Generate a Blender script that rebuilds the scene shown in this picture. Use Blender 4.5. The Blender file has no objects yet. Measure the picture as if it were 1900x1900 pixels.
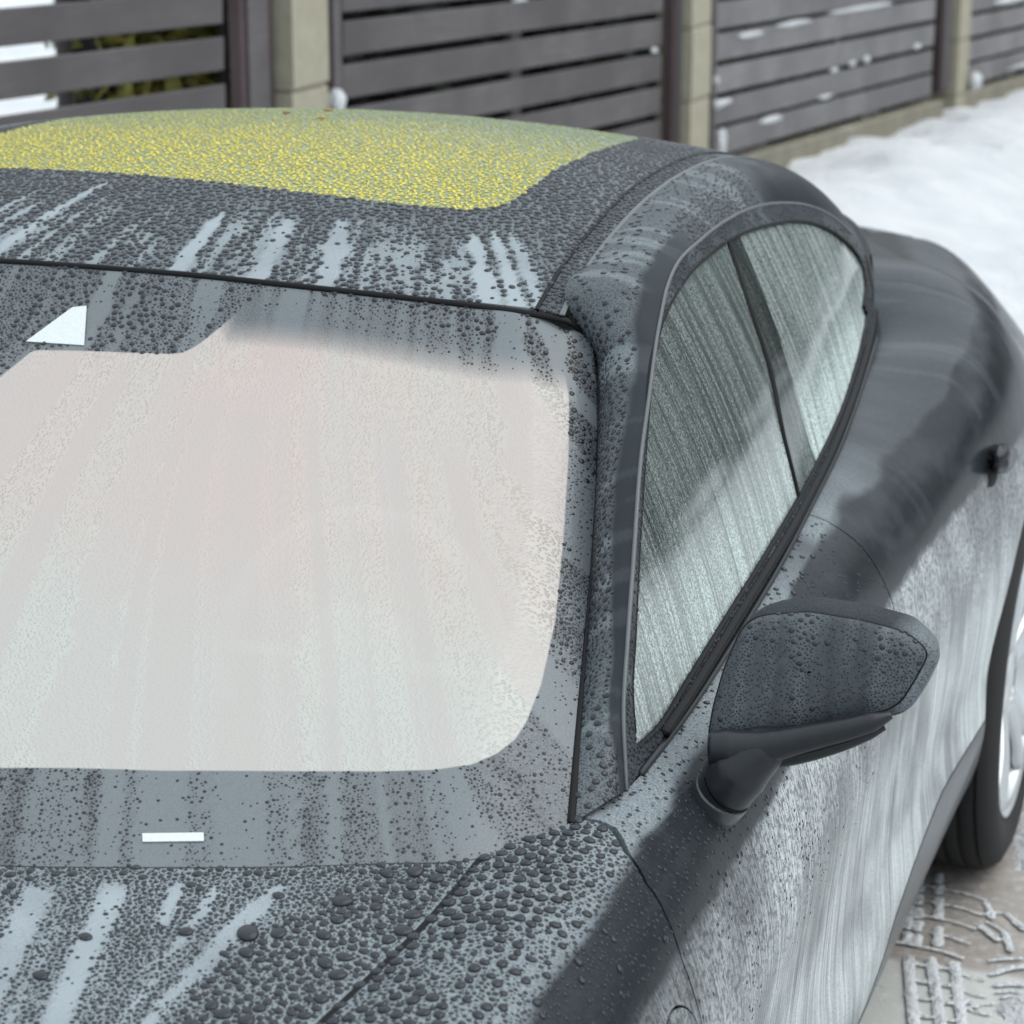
import bpy, math, random
import numpy as np
from mathutils import Vector, Matrix

random.seed(7); rng = np.random.default_rng(11)
sc = bpy.context.scene; COL = sc.collection

# ---------------------------------------------------------------- camera, sky, sun, exposure
CAM_POS = (1.52, -1.765, 2.0); YAW, PITCH, FPX = .332, .301, 4750.0      # heading left of +y, pitch down, focal length for 1900 px
cam = bpy.data.cameras.new('camera'); cam_ob = bpy.data.objects.new('camera', cam); COL.objects.link(cam_ob)
cam_ob.location = CAM_POS; cam_ob.rotation_euler = (math.pi/2 - PITCH, 0, YAW)
cam.sensor_width = 36; cam.lens = FPX/1900*36; cam.clip_start = .05; cam.clip_end = 2000
cam.dof.use_dof = True; cam.dof.focus_distance = 2.95; cam.dof.aperture_fstop = 8.0
sc.camera = cam_ob

SUN_EL, SUN_ROT = math.radians(55), math.radians(66)
world = bpy.data.worlds.new('World'); sc.world = world; world.use_nodes = True
wn = world.node_tree; wn.nodes.clear()
sky = wn.nodes.new('ShaderNodeTexSky'); sky.sky_type = 'NISHITA'; sky.sun_disc = False
sky.sun_elevation = SUN_EL; sky.sun_rotation = SUN_ROT; sky.air_density = 1.6; sky.dust_density = 4.0; sky.ozone_density = 1.0; sky.altitude = 100
bgn = wn.nodes.new('ShaderNodeBackground'); bgn.inputs['Strength'].default_value = .15
wo = wn.nodes.new('ShaderNodeOutputWorld')
# a closed cloud deck over that sky: cool grey, brighter overhead than at the horizon
wtc = wn.nodes.new('ShaderNodeTexCoord'); wsep = wn.nodes.new('ShaderNodeSeparateXYZ'); wmr = wn.nodes.new('ShaderNodeMapRange'); wmul = wn.nodes.new('ShaderNodeVectorMath'); wmul.operation = 'SCALE'
wmr.inputs['From Min'].default_value = 0; wmr.inputs['From Max'].default_value = 1; wmr.inputs['To Min'].default_value = .55; wmr.inputs['To Max'].default_value = 1.45
deck = wn.nodes.new('ShaderNodeMix'); deck.data_type = 'RGBA'; deck.inputs['Factor'].default_value = .86; deck.inputs[7].default_value = (5.12, 5.58, 5.86, 1)
wn.links.new(sky.outputs[0], deck.inputs[6]); wn.links.new(deck.outputs[2], wmul.inputs[0])
wn.links.new(wtc.outputs['Generated'], wsep.inputs[0]); wn.links.new(wsep.outputs['Z'], wmr.inputs['Value']); wn.links.new(wmr.outputs[0], wmul.inputs['Scale'])
wn.links.new(wmul.outputs[0], bgn.inputs['Color']); wn.links.new(bgn.outputs[0], wo.inputs[0])
sun = bpy.data.lights.new('sun', 'SUN'); sun.energy = .85; sun.angle = math.radians(60); sun.color = (1, .985, .96)
sun_ob = bpy.data.objects.new('sun', sun); COL.objects.link(sun_ob)
sun_ob.rotation_euler = (math.pi/2 - SUN_EL, 0, math.pi - SUN_ROT)
sc.view_settings.view_transform = 'Standard'; sc.view_settings.look = 'None'; sc.view_settings.gamma = 1
sc.view_settings.exposure = 0.58; sc.view_settings.use_curve_mapping = False
sc.cycles.max_bounces = 8; sc.cycles.transparent_max_bounces = 12; sc.cycles.use_denoising = True

# ---------------------------------------------------------------- geometry kit
def hermite(x, X, Y):
    """C1 cubic through the rows of Y at knots X (non-uniform Catmull-Rom)."""
    X = np.asarray(X, float); Y = np.asarray(Y, float)
    one = Y.ndim == 1
    if one: Y = Y[:, None]
    h = np.diff(X); d = np.diff(Y, axis=0) / h[:, None]
    m = np.empty_like(Y); m[0] = d[0]; m[-1] = d[-1]
    if len(X) > 2:
        w = (h[1:] / (h[:-1] + h[1:]))[:, None]
        m[1:-1] = w * d[:-1] + (1 - w) * d[1:]
    x = np.asarray(x, float)
    i = np.clip(np.searchsorted(X, x) - 1, 0, len(X) - 2)
    t = ((x - X[i]) / h[i])[:, None]; hh = h[i][:, None]
    out = ((2*t**3-3*t**2+1)*Y[i] + (t**3-2*t**2+t)*hh*m[i] + (-2*t**3+3*t**2)*Y[i+1] + (t**3-t**2)*hh*m[i+1])
    return out[:, 0] if one else out

def chord(P):
    s = np.concatenate([[0], np.cumsum(np.linalg.norm(np.diff(P, axis=0), axis=1))])
    return s / s[-1]

def curve(P, n):
    """n points spaced evenly along a smooth curve through P."""
    P = np.asarray(P, float); s = chord(P)
    Q = hermite(np.linspace(0, 1, n * 4), s, P)
    s2 = chord(Q); u = np.linspace(0, 1, n)
    return np.stack([np.interp(u, s2, Q[:, k]) for k in range(Q.shape[1])], 1)

class Surf:
    """triangle mesh with per-vertex attributes"""
    def __init__(s, v, t, n=None, a=None):
        s.v = np.asarray(v, float); s.t = np.asarray(t, int); s.a = dict(a or {})
        s.n = vnormals(s.v, s.t) if n is None else n
    def copy(s): return Surf(s.v.copy(), s.t.copy(), s.n.copy(), {k: x.copy() for k, x in s.a.items()})

def vnormals(v, t):
    f = np.cross(v[t[:, 1]] - v[t[:, 0]], v[t[:, 2]] - v[t[:, 0]])
    n = np.zeros_like(v)
    for k in range(3): np.add.at(n, t[:, k], f)
    return n / np.maximum(np.linalg.norm(n, axis=1), 1e-12)[:, None]

def grid(P, flip=False, a=None):
    """P (nu,nv,3) -> Surf"""
    nu, nv = P.shape[:2]; idx = np.arange(nu * nv).reshape(nu, nv)
    A, B, C, D = idx[:-1, :-1].ravel(), idx[1:, :-1].ravel(), idx[1:, 1:].ravel(), idx[:-1, 1:].ravel()
    t = np.concatenate([np.stack([A, B, C], 1), np.stack([A, C, D], 1)])
    if flip: t = t[:, ::-1]
    return Surf(P.reshape(-1, 3), t, None, {k: x.reshape(-1) for k, x in (a or {}).items()})

def coons(b, t, l, r):
    """b,t: (n,3) along u; l,r: (m,3) along v, l from b[0] to t[0], r from b[-1] to t[-1] -> (n,m,3)"""
    n, m = len(b), len(l)
    u = np.linspace(0, 1, n)[:, None, None]; v = np.linspace(0, 1, m)[None, :, None]
    return ((1-v)*b[:, None] + v*t[:, None] + (1-u)*l[None] + u*r[None]
            - (1-u)*(1-v)*b[0] - u*(1-v)*b[-1] - (1-u)*v*t[0] - u*v*t[-1])

def clip(s, f):
    """the part of s where the per-vertex value f >= 0"""
    t = s.t; ft = f[t]; pos = ft >= 0; c = pos.sum(1)
    keep = [t[c == 3]]; nv = len(s.v); newE = {}; addA, addB, addW = [], [], []
    def cut(i, j):
        key = (i, j) if i < j else (j, i)
        k = newE.get(key)
        if k is None:
            a, b = key; w = f[a] / (f[a] - f[b]); k = nv + len(addA); newE[key] = k
            addA.append(a); addB.append(b); addW.append(w)
        return k
    extra = []
    for tri, p in zip(t[c == 1].tolist(), pos[c == 1]):
        k = int(np.argmax(p)); a, b, d = tri[k], tri[(k+1) % 3], tri[(k+2) % 3]
        extra.append((a, cut(a, b), cut(a, d)))
    for tri, p in zip(t[c == 2].tolist(), pos[c == 2]):
        k = int(np.argmin(p)); a, b, d = tri[k], tri[(k+1) % 3], tri[(k+2) % 3]
        e1, e2 = cut(a, b), cut(a, d)
        extra += [(e1, b, d), (e1, d, e2)]
    T = np.concatenate(keep + ([np.array(extra, int)] if extra else []))
    if addA:
        a, b, w = np.array(addA), np.array(addB), np.array(addW)
        mix = lambda x: np.concatenate([x, x[a] + (x[b] - x[a]) * (w[:, None] if x.ndim > 1 else w)])
    else: mix = lambda x: x
    V, N = mix(s.v), mix(s.n); A = {k: mix(x) for k, x in s.a.items()}
    used = np.unique(T); m = np.full(len(V), -1); m[used] = np.arange(len(used))
    N = N[used]; N = N / np.maximum(np.linalg.norm(N, axis=1), 1e-9)[:, None]
    return Surf(V[used], m[T], N, {k: x[used] for k, x in A.items()})

def boundary(t):
    e = np.concatenate([t[:, [0, 1]], t[:, [1, 2]], t[:, [2, 0]]])
    key = np.sort(e, 1); _, inv, cnt = np.unique(key, axis=0, return_inverse=True, return_counts=True)
    return e[cnt[inv.ravel()] == 1]

def shell(s, depth, lip=0.0):
    """s plus an inward skirt along its rim, so a panel has an edge with depth"""
    e = boundary(s.t); n0 = len(s.v); k = len(e)
    a, b = e[:, 0], e[:, 1]
    V = np.concatenate([s.v, s.v[a], s.v[b], s.v[b] - s.n[b]*depth, s.v[a] - s.n[a]*depth])
    d = s.v[b] - s.v[a]; side = np.cross(d, s.n[a]); side /= np.maximum(np.linalg.norm(side, axis=1), 1e-9)[:, None]
    N = np.concatenate([s.n, side, side, side, side])
    i = np.arange(k); A, B, C, D = n0+i, n0+k+i, n0+2*k+i, n0+3*k+i
    T = np.concatenate([s.t, np.stack([B, A, D], 1), np.stack([B, D, C], 1)])
    return Surf(V, T, N, {q: np.concatenate([x, x[a], x[b], x[b], x[a]]) for q, x in s.a.items()})

def lift(s, d):
    r = s.copy(); r.v = r.v + r.n * d; return r

def mirror(s):
    r = s.copy(); r.v[:, 0] = 2*XC - r.v[:, 0]; r.n[:, 0] *= -1; r.t = r.t[:, ::-1].copy(); return r

def join(*ss):
    V, T, N, o = [], [], [], 0
    A = {k: [] for k in set.intersection(*[set(x.a) for x in ss])}
    for x in ss:
        V.append(x.v); T.append(x.t + o); N.append(x.n); o += len(x.v)
        for k in A: A[k].append(x.a[k])
    return Surf(np.concatenate(V), np.concatenate(T), np.concatenate(N), {k: np.concatenate(x) for k, x in A.items()})

def tube(P, r, k=8, closed=False, flat=1.0, up=None, caps=True):
    """round (or flattened) bar along the points P; r scalar or per point"""
    P = np.asarray(P, float); n = len(P); r = np.broadcast_to(np.asarray(r, float), (n,))
    T = np.gradient(P, axis=0)
    if closed: T = np.roll(P, -1, 0) - np.roll(P, 1, 0)
    T /= np.linalg.norm(T, axis=1)[:, None]
    up = np.array([0, 0, 1.0]) if up is None else np.asarray(up, float)
    up = np.broadcast_to(up, (n, 3))
    S = np.cross(T, up); L = np.linalg.norm(S, axis=1)
    S[L < 1e-3] = np.cross(T[L < 1e-3], [0, 1.0, 0]); S /= np.linalg.norm(S, axis=1)[:, None]
    U = np.cross(S, T)
    th = np.linspace(0, 2*np.pi, k, endpoint=False)
    R = P[:, None] + r[:, None, None] * (np.cos(th)[None, :, None]*S[:, None] + flat*np.sin(th)[None, :, None]*U[:, None])
    idx = np.arange(n*k).reshape(n, k); tr = []
    rows = n if closed else n-1
    for i in range(rows):
        a, b = idx[i], idx[(i+1) % n]
        a2, b2 = np.roll(a, -1), np.roll(b, -1)
        tr += [np.stack([a, a2, b2], 1), np.stack([a, b2, b], 1)]
    V = R.reshape(-1, 3)
    if not closed and caps:
        V = np.concatenate([V, P[:1], P[-1:]]); c0, c1 = n*k, n*k+1
        tr += [np.stack([np.roll(idx[0], -1), idx[0], np.full(k, c0)], 1), np.stack([idx[-1], np.roll(idx[-1], -1), np.full(k, c1)], 1)]
    return Surf(V, np.concatenate(tr))

def box(c, h, R=None):
    c = np.asarray(c, float); h = np.asarray(h, float)
    q = np.array([[x, y, z] for x in (-1, 1) for y in (-1, 1) for z in (-1, 1)], float) * h
    if R is not None: q = q @ np.asarray(R).T
    F = [(0, 1, 3, 2), (4, 6, 7, 5), (0, 4, 5, 1), (2, 3, 7, 6), (0, 2, 6, 4), (1, 5, 7, 3)]
    V, T = [], []
    for f in F:
        o = len(V); V += [q[i] + c for i in f]; T += [(o, o+1, o+2), (o, o+2, o+3)]
    return Surf(np.array(V), np.array(T))

def poly_sd(P, poly):
    """signed distance (inside positive) of 2-D points to a closed polygon"""
    P = np.asarray(P, float); poly = np.asarray(poly, float); Q = np.roll(poly, -1, 0)
    d2 = np.full(len(P), 1e9); ins = np.zeros(len(P), bool)
    for a, b in zip(poly, Q):
        e = b - a; w = P - a; t = np.clip((w @ e) / max(e @ e, 1e-12), 0, 1)
        d2 = np.minimum(d2, ((w - t[:, None]*e)**2).sum(1))
        c = (a[1] > P[:, 1]) != (b[1] > P[:, 1])
        if c.any():
            x = a[0] + (P[:, 1]-a[1]) / (b[1]-a[1] if b[1] != a[1] else 1e-9) * (b[0]-a[0])
            ins ^= c & (P[:, 0] < x)
    d = np.sqrt(d2); return np.where(ins, d, -d)

def line_sd(P, L):
    """signed distance of 2-D points to an open polyline (positive to its left)"""
    P = np.asarray(P, float); L = np.asarray(L, float); best = np.full(len(P), 1e9); sg = np.ones(len(P))
    for i in range(len(L)-1):
        a, b = L[i], L[i+1]; e = b - a; w = P - a; t = (w @ e) / (e @ e)
        tc = np.clip(t, 0 if i else -1e3, 1 if i < len(L)-2 else 1e3)
        d = np.linalg.norm(w - tc[:, None]*e, axis=1); c = e[0]*w[:, 1] - e[1]*w[:, 0]
        m = d < best - 1e-9; best[m] = d[m]; sg[m] = np.where(c[m] >= 0, 1, -1)
    return best * sg

def seg_dist3(P, L):
    d = np.full(len(P), 1e9)
    for a, b in zip(L[:-1], L[1:]):
        e = b - a; w = P - a; t = np.clip((w @ e) / max(e @ e, 1e-12), 0, 1)
        d = np.minimum(d, np.linalg.norm(w - t[:, None]*e, axis=1))
    return d

# ---------------------------------------------------------------- the shape of the car
# metres; x to the car's left, y from the front axle to the tail, z up
XC = -.08                                                     # the car's centre line
COWL = [(XC, .225, .916), (.07, .233, .914), (.15, .244, .912), (.279, .271, .909), (.413, .317, .907), (.531, .363, .905), (.629, .405, .905), (.72, .455, .903), (.746, .495, .904), (.765, .526, .905), (.784, .558, .906)]
ASEAM = [(.784, .558, .906), (.75, .693, .957), (.715, .833, 1.01), (.674, .993, 1.071), (.630, 1.150, 1.139), (.598, 1.248, 1.192), (.578, 1.288, 1.225), (.561, 1.290, 1.249), (.545, 1.274, 1.265)]
HEAD = [(XC, 1.205, 1.305), (.07, 1.208, 1.303), (.164, 1.213, 1.299), (.305, 1.232, 1.290), (.413, 1.252, 1.281), (.502, 1.270, 1.271), (.545, 1.274, 1.265)]
HEADX = HEAD[:-1] + [(.545, 1.281, 1.257), (.574, 1.292, 1.240)]   # glass corner before it is rounded off
ASEAMX = ASEAM[:5] + [(.600, 1.235, 1.186), (.574, 1.292, 1.240)]
ROOFY = [1.1, 1.22, 1.35, 1.5, 1.7, 1.9, 2.1, 2.3, 2.5, 2.8, 3.1, 3.4, 3.7, 3.9]
ROOFZ = [1.268, 1.305, 1.338, 1.366, 1.388, 1.394, 1.385, 1.358, 1.315, 1.220, 1.118, 1.03, .97, .93]
def roof_z(x, y): return hermite(np.ravel(y), ROOFY, ROOFZ).reshape(np.shape(y)) - .125*(np.asarray(x)-XC)**2
SEAM_Y = [1.26, 1.392, 1.546, 1.737, 1.854, 1.954, 2.1, 2.4, 2.8, 3.2, 3.4]
SEAM1X = [.506, .498, .494, .488, .487, .487, .486, .480, .465, .445, .43]
SEAM2X = [.540, .530, .525, .521, .520, .520, .519, .513, .50, .49, .485]
YB = [.4, .65, 1.09, 1.39, 1.62, 2.02, 2.22, 2.45, 2.8, 3.2]
XB = [.815, .814, .810, .80, .787, .76, .74, .715, .655, .58]
ZB = [.90, .905, .92, .929, .937, .947, .957, .97, .99, 1.0]
def gh_x(y, z):
    """outer face of the glasshouse side"""
    y = np.asarray(y); h = np.asarray(z) - np.interp(y, YB, ZB)
    return hermite(y.ravel(), YB, XB).reshape(y.shape) - .43*h + .016*np.sin(np.clip(h/.36, 0, 1)*np.pi)
DLO = [(0.655, 0.907), (0.704, 0.971), (0.782, 1.030), (0.884, 1.093), (1.013, 1.161), (1.141, 1.211), (1.297, 1.265), (1.452, 1.303), (1.627, 1.309), (1.805, 1.305), (1.981, 1.292), (2.156, 1.268), (2.327, 1.234), (2.462, 1.195), (2.628, 1.132), (2.742, 1.072), (2.698, 1.016), (2.588, 0.981), (2.394, 0.970), (2.224, 0.958), (2.020, 0.947), (1.867, 0.940), (1.690, 0.934), (1.390, 0.924), (1.087, 0.915), (0.873, 0.908)]
GLASS = [(0.715, 0.930), (0.747, 0.980), (0.802, 1.023), (0.928, 1.106), (1.027, 1.158), (1.122, 1.201), (1.215, 1.237), (1.299, 1.261), (1.410, 1.278), (1.517, 1.286), (1.648, 1.287), (1.765, 1.284), (1.905, 1.273), (2.049, 1.256), (2.174, 1.238), (2.288, 1.215), (2.403, 1.183), (2.509, 1.145), (2.601, 1.106), (2.660, 1.067), (2.621, 1.048), (2.491, 1.028), (2.520, 1.020), (2.400, 1.002), (2.247, 0.984), (2.086, 0.972), (1.929, 0.965), (1.791, 0.960), (1.659, 0.955), (1.566, 0.953), (1.442, 0.951), (1.320, 0.948), (1.212, 0.945), (1.105, 0.941), (0.927, 0.931), (0.800, 0.923)]
BPIL = [(1.605, 0.900), (1.616, 0.939), (1.621, 0.986), (1.629, 1.045), (1.678, 1.124), (1.711, 1.200), (1.765, 1.284), (1.785, 1.330)]
BPIL2 = [(1.765, 0.900), (1.780, 0.960), (1.766, 0.994), (1.771, 1.063), (1.792, 1.129), (1.816, 1.201), (1.839, 1.280), (1.855, 1.330)]

# the body side, station by station: top edge point, then (x, z) of the rows below it
ST = [
 (-.85, (.50, -.80, .62), [(.60, .61), (.70, .57), (.78, .51), (.82, .45), (.83, .38), (.82, .31), (.80, .26), (.78, .22), (.74, .19)]),
 (-.50, (.60, -.50, .77), [(.72, .79), (.83, .745), (.90, .67), (.93, .58), (.94, .48), (.935, .38), (.925, .31), (.91, .25), (.87, .20)]),
 (0.0, (.650, .00, .852), [(.755, .882), (.862, .848), (.930, .765), (.962, .665), (.972, .555), (.966, .43), (.955, .34), (.94, .26), (.90, .172)]),
 (.20, (.682, .17, .872), [(.775, .890), (.870, .858), (.930, .778), (.960, .672), (.962, .552), (.950, .425), (.948, .33), (.938, .25), (.905, .172)]),
 (.36, (.710, .33, .889), [(.792, .898), (.878, .866), (.930, .788), (.957, .678), (.953, .55), (.938, .42), (.945, .322), (.936, .25), (.905, .172)]),
 (.52, (.724, .459, .903), [(.808, .905), (.884, .870), (.928, .794), (.954, .680), (.947, .55), (.924, .42), (.942, .322), (.934, .25), (.905, .172)]),
 (.63, (.785, .560, .907), [(.832, .903), (.890, .868), (.928, .794), (.952, .680), (.943, .55), (.928, .42), (.940, .322), (.933, .25), (.905, .172)]),
 (.72, (.813, .66, .907), [(.842, .902), (.891, .866), (.927, .792), (.950, .680), (.940, .55), (.928, .42), (.938, .323), (.932, .25), (.905, .172)]),
 (.88, (.813, .85, .909), [(.844, .902), (.891, .865), (.926, .791), (.947, .680), (.937, .55), (.928, .42), (.937, .324), (.931, .25), (.905, .172)]),
 (1.09, (.811, 1.087, .915), [(.843, .906), (.890, .866), (.924, .791), (.945, .680), (.935, .55), (.928, .42), (.935, .325), (.930, .25), (.905, .172)]),
 (1.40, (.802, 1.39, .924), [(.834, .913), (.883, .873), (.919, .797), (.940, .683), (.932, .55), (.928, .42), (.935, .325), (.930, .25), (.905, .172)]),
 (1.70, (.785, 1.69, .934), [(.819, .924), (.873, .886), (.915, .812), (.938, .693), (.932, .553), (.928, .42), (.935, .326), (.930, .25), (.905, .172)]),
 (2.02, (.760, 2.02, .947), [(.798, .939), (.865, .908), (.916, .842), (.943, .715), (.942, .565), (.930, .425), (.940, .33), (.932, .25), (.905, .172)]),
 (2.30, (.730, 2.30, .964), [(.777, .960), (.862, .944), (.921, .882), (.955, .748), (.962, .595), (.950, .45), (.955, .34), (.94, .26), (.905, .175)]),
 (2.55, (.696, 2.55, .980), [(.758, .990), (.860, .985), (.926, .916), (.968, .782), (.980, .625), (.975, .48), (.972, .36), (.955, .27), (.92, .18)]),
 (2.80, (.650, 2.77, 1.045), [(.735, 1.043), (.845, .995), (.915, .905), (.965, .775), (.980, .625), (.975, .48), (.972, .36), (.955, .27), (.92, .18)]),
 (3.10, (.580, 3.08, 1.018), [(.675, .985), (.785, .932), (.880, .825), (.945, .71), (.965, .60), (.96, .48), (.955, .36), (.93, .27), (.88, .22)]),
 (3.40, (.52, 3.40, .985), [(.615, .93), (.72, .882), (.82, .79), (.90, .69), (.925, .60), (.92, .48), (.915, .38), (.89, .30), (.84, .25)]),
 (3.70, (.52, 3.72, .925), [(.60, .895), (.69, .85), (.77, .77), (.83, .69), (.86, .60), (.855, .49), (.85, .40), (.83, .33), (.78, .28)]),
 (3.92, (.50, 3.90, .885), [(.56, .872), (.63, .835), (.70, .765), (.74, .69), (.755, .60), (.75, .50), (.745, .42), (.73, .35), (.69, .31)]),
]
def side_grid(nu=620, nv=110):
    Y = np.array([s[0] for s in ST]); top = np.array([s[1] for s in ST])
    rows = [top] + [np.array([(s[2][k][0], s[0], s[2][k][1]) for s in ST]) for k in range(9)]
    u = np.linspace(0, 1, nu); Yu = hermite(u, np.linspace(0, 1, len(Y)), Y) if False else np.interp(u, chord(np.stack([Y, 0*Y], 1)), Y)
    K = np.stack([hermite(Yu, Y, r) for r in rows], 1)            # nu,10,3
    mean = K.mean(0); t = chord(mean)
    v = np.linspace(0, 1, nv); P = np.empty((nu, nv, 3))
    for i in range(nu): P[i] = hermite(v, t, K[i])
    # the top edge leads the rows below it: blend y over the first rows only
    return P, Yu

def car_surfaces():
    R = {}
    # windscreen, both halves; u across from right (-x) to left (+x)
    def both(P): P = np.asarray(P, float); return np.concatenate([P[::-1][:-1]*[-1, 1, 1] + [2*XC, 0, 0], P])
    nu, nv = 301, 221
    b, t = curve(both(COWL), nu), curve(both(HEADX), nu)
    r = curve(ASEAMX, nv); l = r*[-1, 1, 1] + [2*XC, 0, 0]
    W = coons(b, t, l, r)
    uu, vv = np.meshgrid(np.linspace(-1, 1, nu), np.linspace(0, 1, nv), indexing='ij')
    W[..., 2] += .012*(1-uu**2)*np.sin(vv*np.pi); W[..., 1] -= .012*(1-uu**2)*np.sin(vv*np.pi)
    R['windshield'] = grid(W, False, {'u': uu, 'w': vv}); R['_W'] = W
    # bonnet
    nv = 241
    ys = np.linspace(0, 1, nv)
    side = curve([(.50, -.80, .62), (.60, -.50, .77), (.650, .00, .852), (.682, .17, .872), (.710, .33, .889), (.720, .455, .902)], nv)
    cen = curve([(XC, -.92, .64), (XC, -.6, .775), (XC, -.2, .868), (XC, .225, .915)], nv)
    rear = curve(COWL[:8], 121); front = curve([(XC, -.92, .64), (.3, -.88, .635), (.50, -.80, .62)], 121)
    H = coons(front, rear, cen, side)                      # u: centre to side, v: front to rear
    H = np.concatenate([H[::-1][:-1]*[-1, 1, 1] + [2*XC, 0, 0], H])
    R['hood'] = grid(H); R['_H'] = H
    # roof skin as a height field between the two seams, then strip, rail and pillars
    def roof_patch(xl, xr, yf, yr, nx, ny):
        v = np.linspace(0, 1, ny)[None, :]; u = np.linspace(0, 1, nx)[:, None]
        Y0 = yf; Y = None
        P = np.empty((nx, ny, 3))
        for j in range(ny):
            y = yf + (yr-yf)*j/(ny-1)
            a, c = xl(y), xr(y); x = a + (c-a)*np.linspace(0, 1, nx)
            hy = np.interp(np.where(x < XC, 2*XC-x, x), [p[0] for p in HEAD], [p[1] for p in HEAD]) + .005
            yy = hy + (yr-hy)*j/(ny-1)
            P[:, j, 0] = x; P[:, j, 1] = yy; P[:, j, 2] = roof_z(x, yy)
        return P
    s1 = lambda y: float(hermite(np.array([y]), SEAM_Y, SEAM1X)[0]); s2 = lambda y: float(hermite(np.array([y]), SEAM_Y, SEAM2X)[0])
    R['roof'] = grid(roof_patch(lambda y: 2*XC-s1(y)+.002, lambda y: s1(y)-.002, 1.24, 2.62, 201, 277))
    R['strip'] = grid(roof_patch(lambda y: s1(y)+.002, lambda y: s2(y)-.002, 1.26, 3.38, 9, 300))
    yy = np.linspace(2.625, 3.9, 160); P = np.empty((161, 160, 3))
    for j, y in enumerate(yy):
        w = s1(min(y, 3.4))-.002 if y < 3.4 else np.interp(y, [3.4, 3.72, 3.9], [.43, .54, .52])
        x = np.linspace(2*XC-w, w, 161); P[:, j] = np.stack([x, 0*x+y, roof_z(x, 0*x+y)], 1)
    R['tail_top'] = grid(P)
    # A pillar / cant rail / C pillar band
    A = np.array(ASEAM[:-1] + [(s2(y)+.002, y, float(roof_z(s2(y), y))) for y in (1.30, 1.45, 1.6, 1.8, 2.0, 2.2, 2.4, 2.6, 2.8, 3.0, 3.2)] + [(.50, 3.36, float(roof_z(.5, 3.36)))])
    d = np.array(DLO[:16]); B0 = np.stack([gh_x(d[:, 0], d[:, 1]), d[:, 0], d[:, 1]], 1)
    B = np.concatenate([B0, [(.628, 2.86, 1.055), (.580, 3.08, 1.018), (.52, 3.40, .985)]])
    n = 420
    # pair points of the two edges by hand-picked anchors
    def par(P, anchors):
        P = np.asarray(P); Q = hermite(np.linspace(0, 1, 3000), chord(P), P); s = chord(Q)
        out = []
        for a in anchors: out.append(s[np.argmin(np.abs(Q - np.array(a)).sum(1))])
        return Q, s, np.array(out)
    QA, sA, pa = par(A, [A[0], A[3], A[5], A[8], A[10], A[12], A[14], A[16], A[-1]])
    QB, sB, pb = par(B, [B[0], B[3], B[5], B[6], B[8], B[10], B[12], B[14], B[-1]])
    u = np.linspace(0, 1, n); k = (pa+pb)/2
    ua, ub = np.interp(u, k, pa), np.interp(u, k, pb)
    ca = np.stack([np.interp(ua, sA, QA[:, i]) for i in range(3)], 1); cb = np.stack([np.interp(ub, sB, QB[:, i]) for i in range(3)], 1)
    m = 41; w = np.linspace(0, 1, m)
    dirn = cb - ca; L = np.linalg.norm(dirn, axis=1)
    tan = np.gradient((ca+cb)/2, axis=0); nr = np.cross(dirn, tan); nr /= np.maximum(np.linalg.norm(nr, axis=1), 1e-9)[:, None]
    nr *= np.sign(nr @ np.array([1, -.8, 1]))[:, None]
    bul = np.minimum(.020, .13*L)
    G = ca[:, None] + dirn[:, None]*w[None, :, None] + nr[:, None]*bul[:, None, None]*(4*w*(1-w))[None, :, None]
    R['rail'] = grid(G, True); R['_G'] = G
    # glasshouse side sheet in (y, z)
    y = np.linspace(.60, 2.86, 380); z = np.linspace(.88, 1.33, 90)
    yy, zz = np.meshgrid(y, z, indexing='ij')
    R['gh'] = grid(np.stack([gh_x(yy, zz), yy, zz], -1), False)
    P, Yu = side_grid(); R['side'] = grid(P, True); R['_S'] = P
    return R
# ---------------------------------------------------------------- objects and materials
def mesh_of(name, s, mats, attrs=(), smooth=True):
    me = bpy.data.meshes.new(name)
    nv, nt = len(s.v), len(s.t)
    me.vertices.add(nv); me.vertices.foreach_set('co', s.v.astype(np.float32).ravel())
    me.loops.add(nt*3); me.loops.foreach_set('vertex_index', s.t.astype(np.int32).ravel())
    me.polygons.add(nt); me.polygons.foreach_set('loop_start', np.arange(0, nt*3, 3, dtype=np.int32))
    me.update(calc_edges=True)
    me.polygons.foreach_set('use_smooth', np.full(nt, smooth, bool))
    for k in attrs:
        if k in s.a:
            at = me.attributes.new(k, 'FLOAT', 'POINT'); at.data.foreach_set('value', s.a[k].astype(np.float32))
    if smooth and s.n is not None: me.normals_split_custom_set_from_vertices(s.n.astype(np.float32))
    for m in (mats if isinstance(mats, (list, tuple)) else [mats]): me.materials.append(m)
    me.validate(); return me

def put(name, s, mat, parent=None, attrs=(), smooth=True, **props):
    o = bpy.data.objects.new(name, s if isinstance(s, bpy.types.Mesh) else mesh_of(name, s, mat, attrs, smooth))
    COL.objects.link(o)
    if parent is not None:
        o.parent = parent; o.matrix_parent_inverse = Matrix.Translation(-root_of(parent))
    for k, v in props.items(): o[k] = v
    return o
def root_of(o):
    return o.location.copy() if o.parent is None else Vector((0, 0, 0))     # parts are modelled in world space
def thing(name, label, cat, loc=(0, 0, 0), group=None):
    o = bpy.data.objects.new(name, None); COL.objects.link(o); o.location = loc; o.empty_display_size = .2
    o['label'] = label; o['category'] = cat
    if group: o['group'] = group
    return o
def tag(o, label, cat, group=None):
    o['label'] = label; o['category'] = cat
    if group: o['group'] = group
    return o

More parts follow.
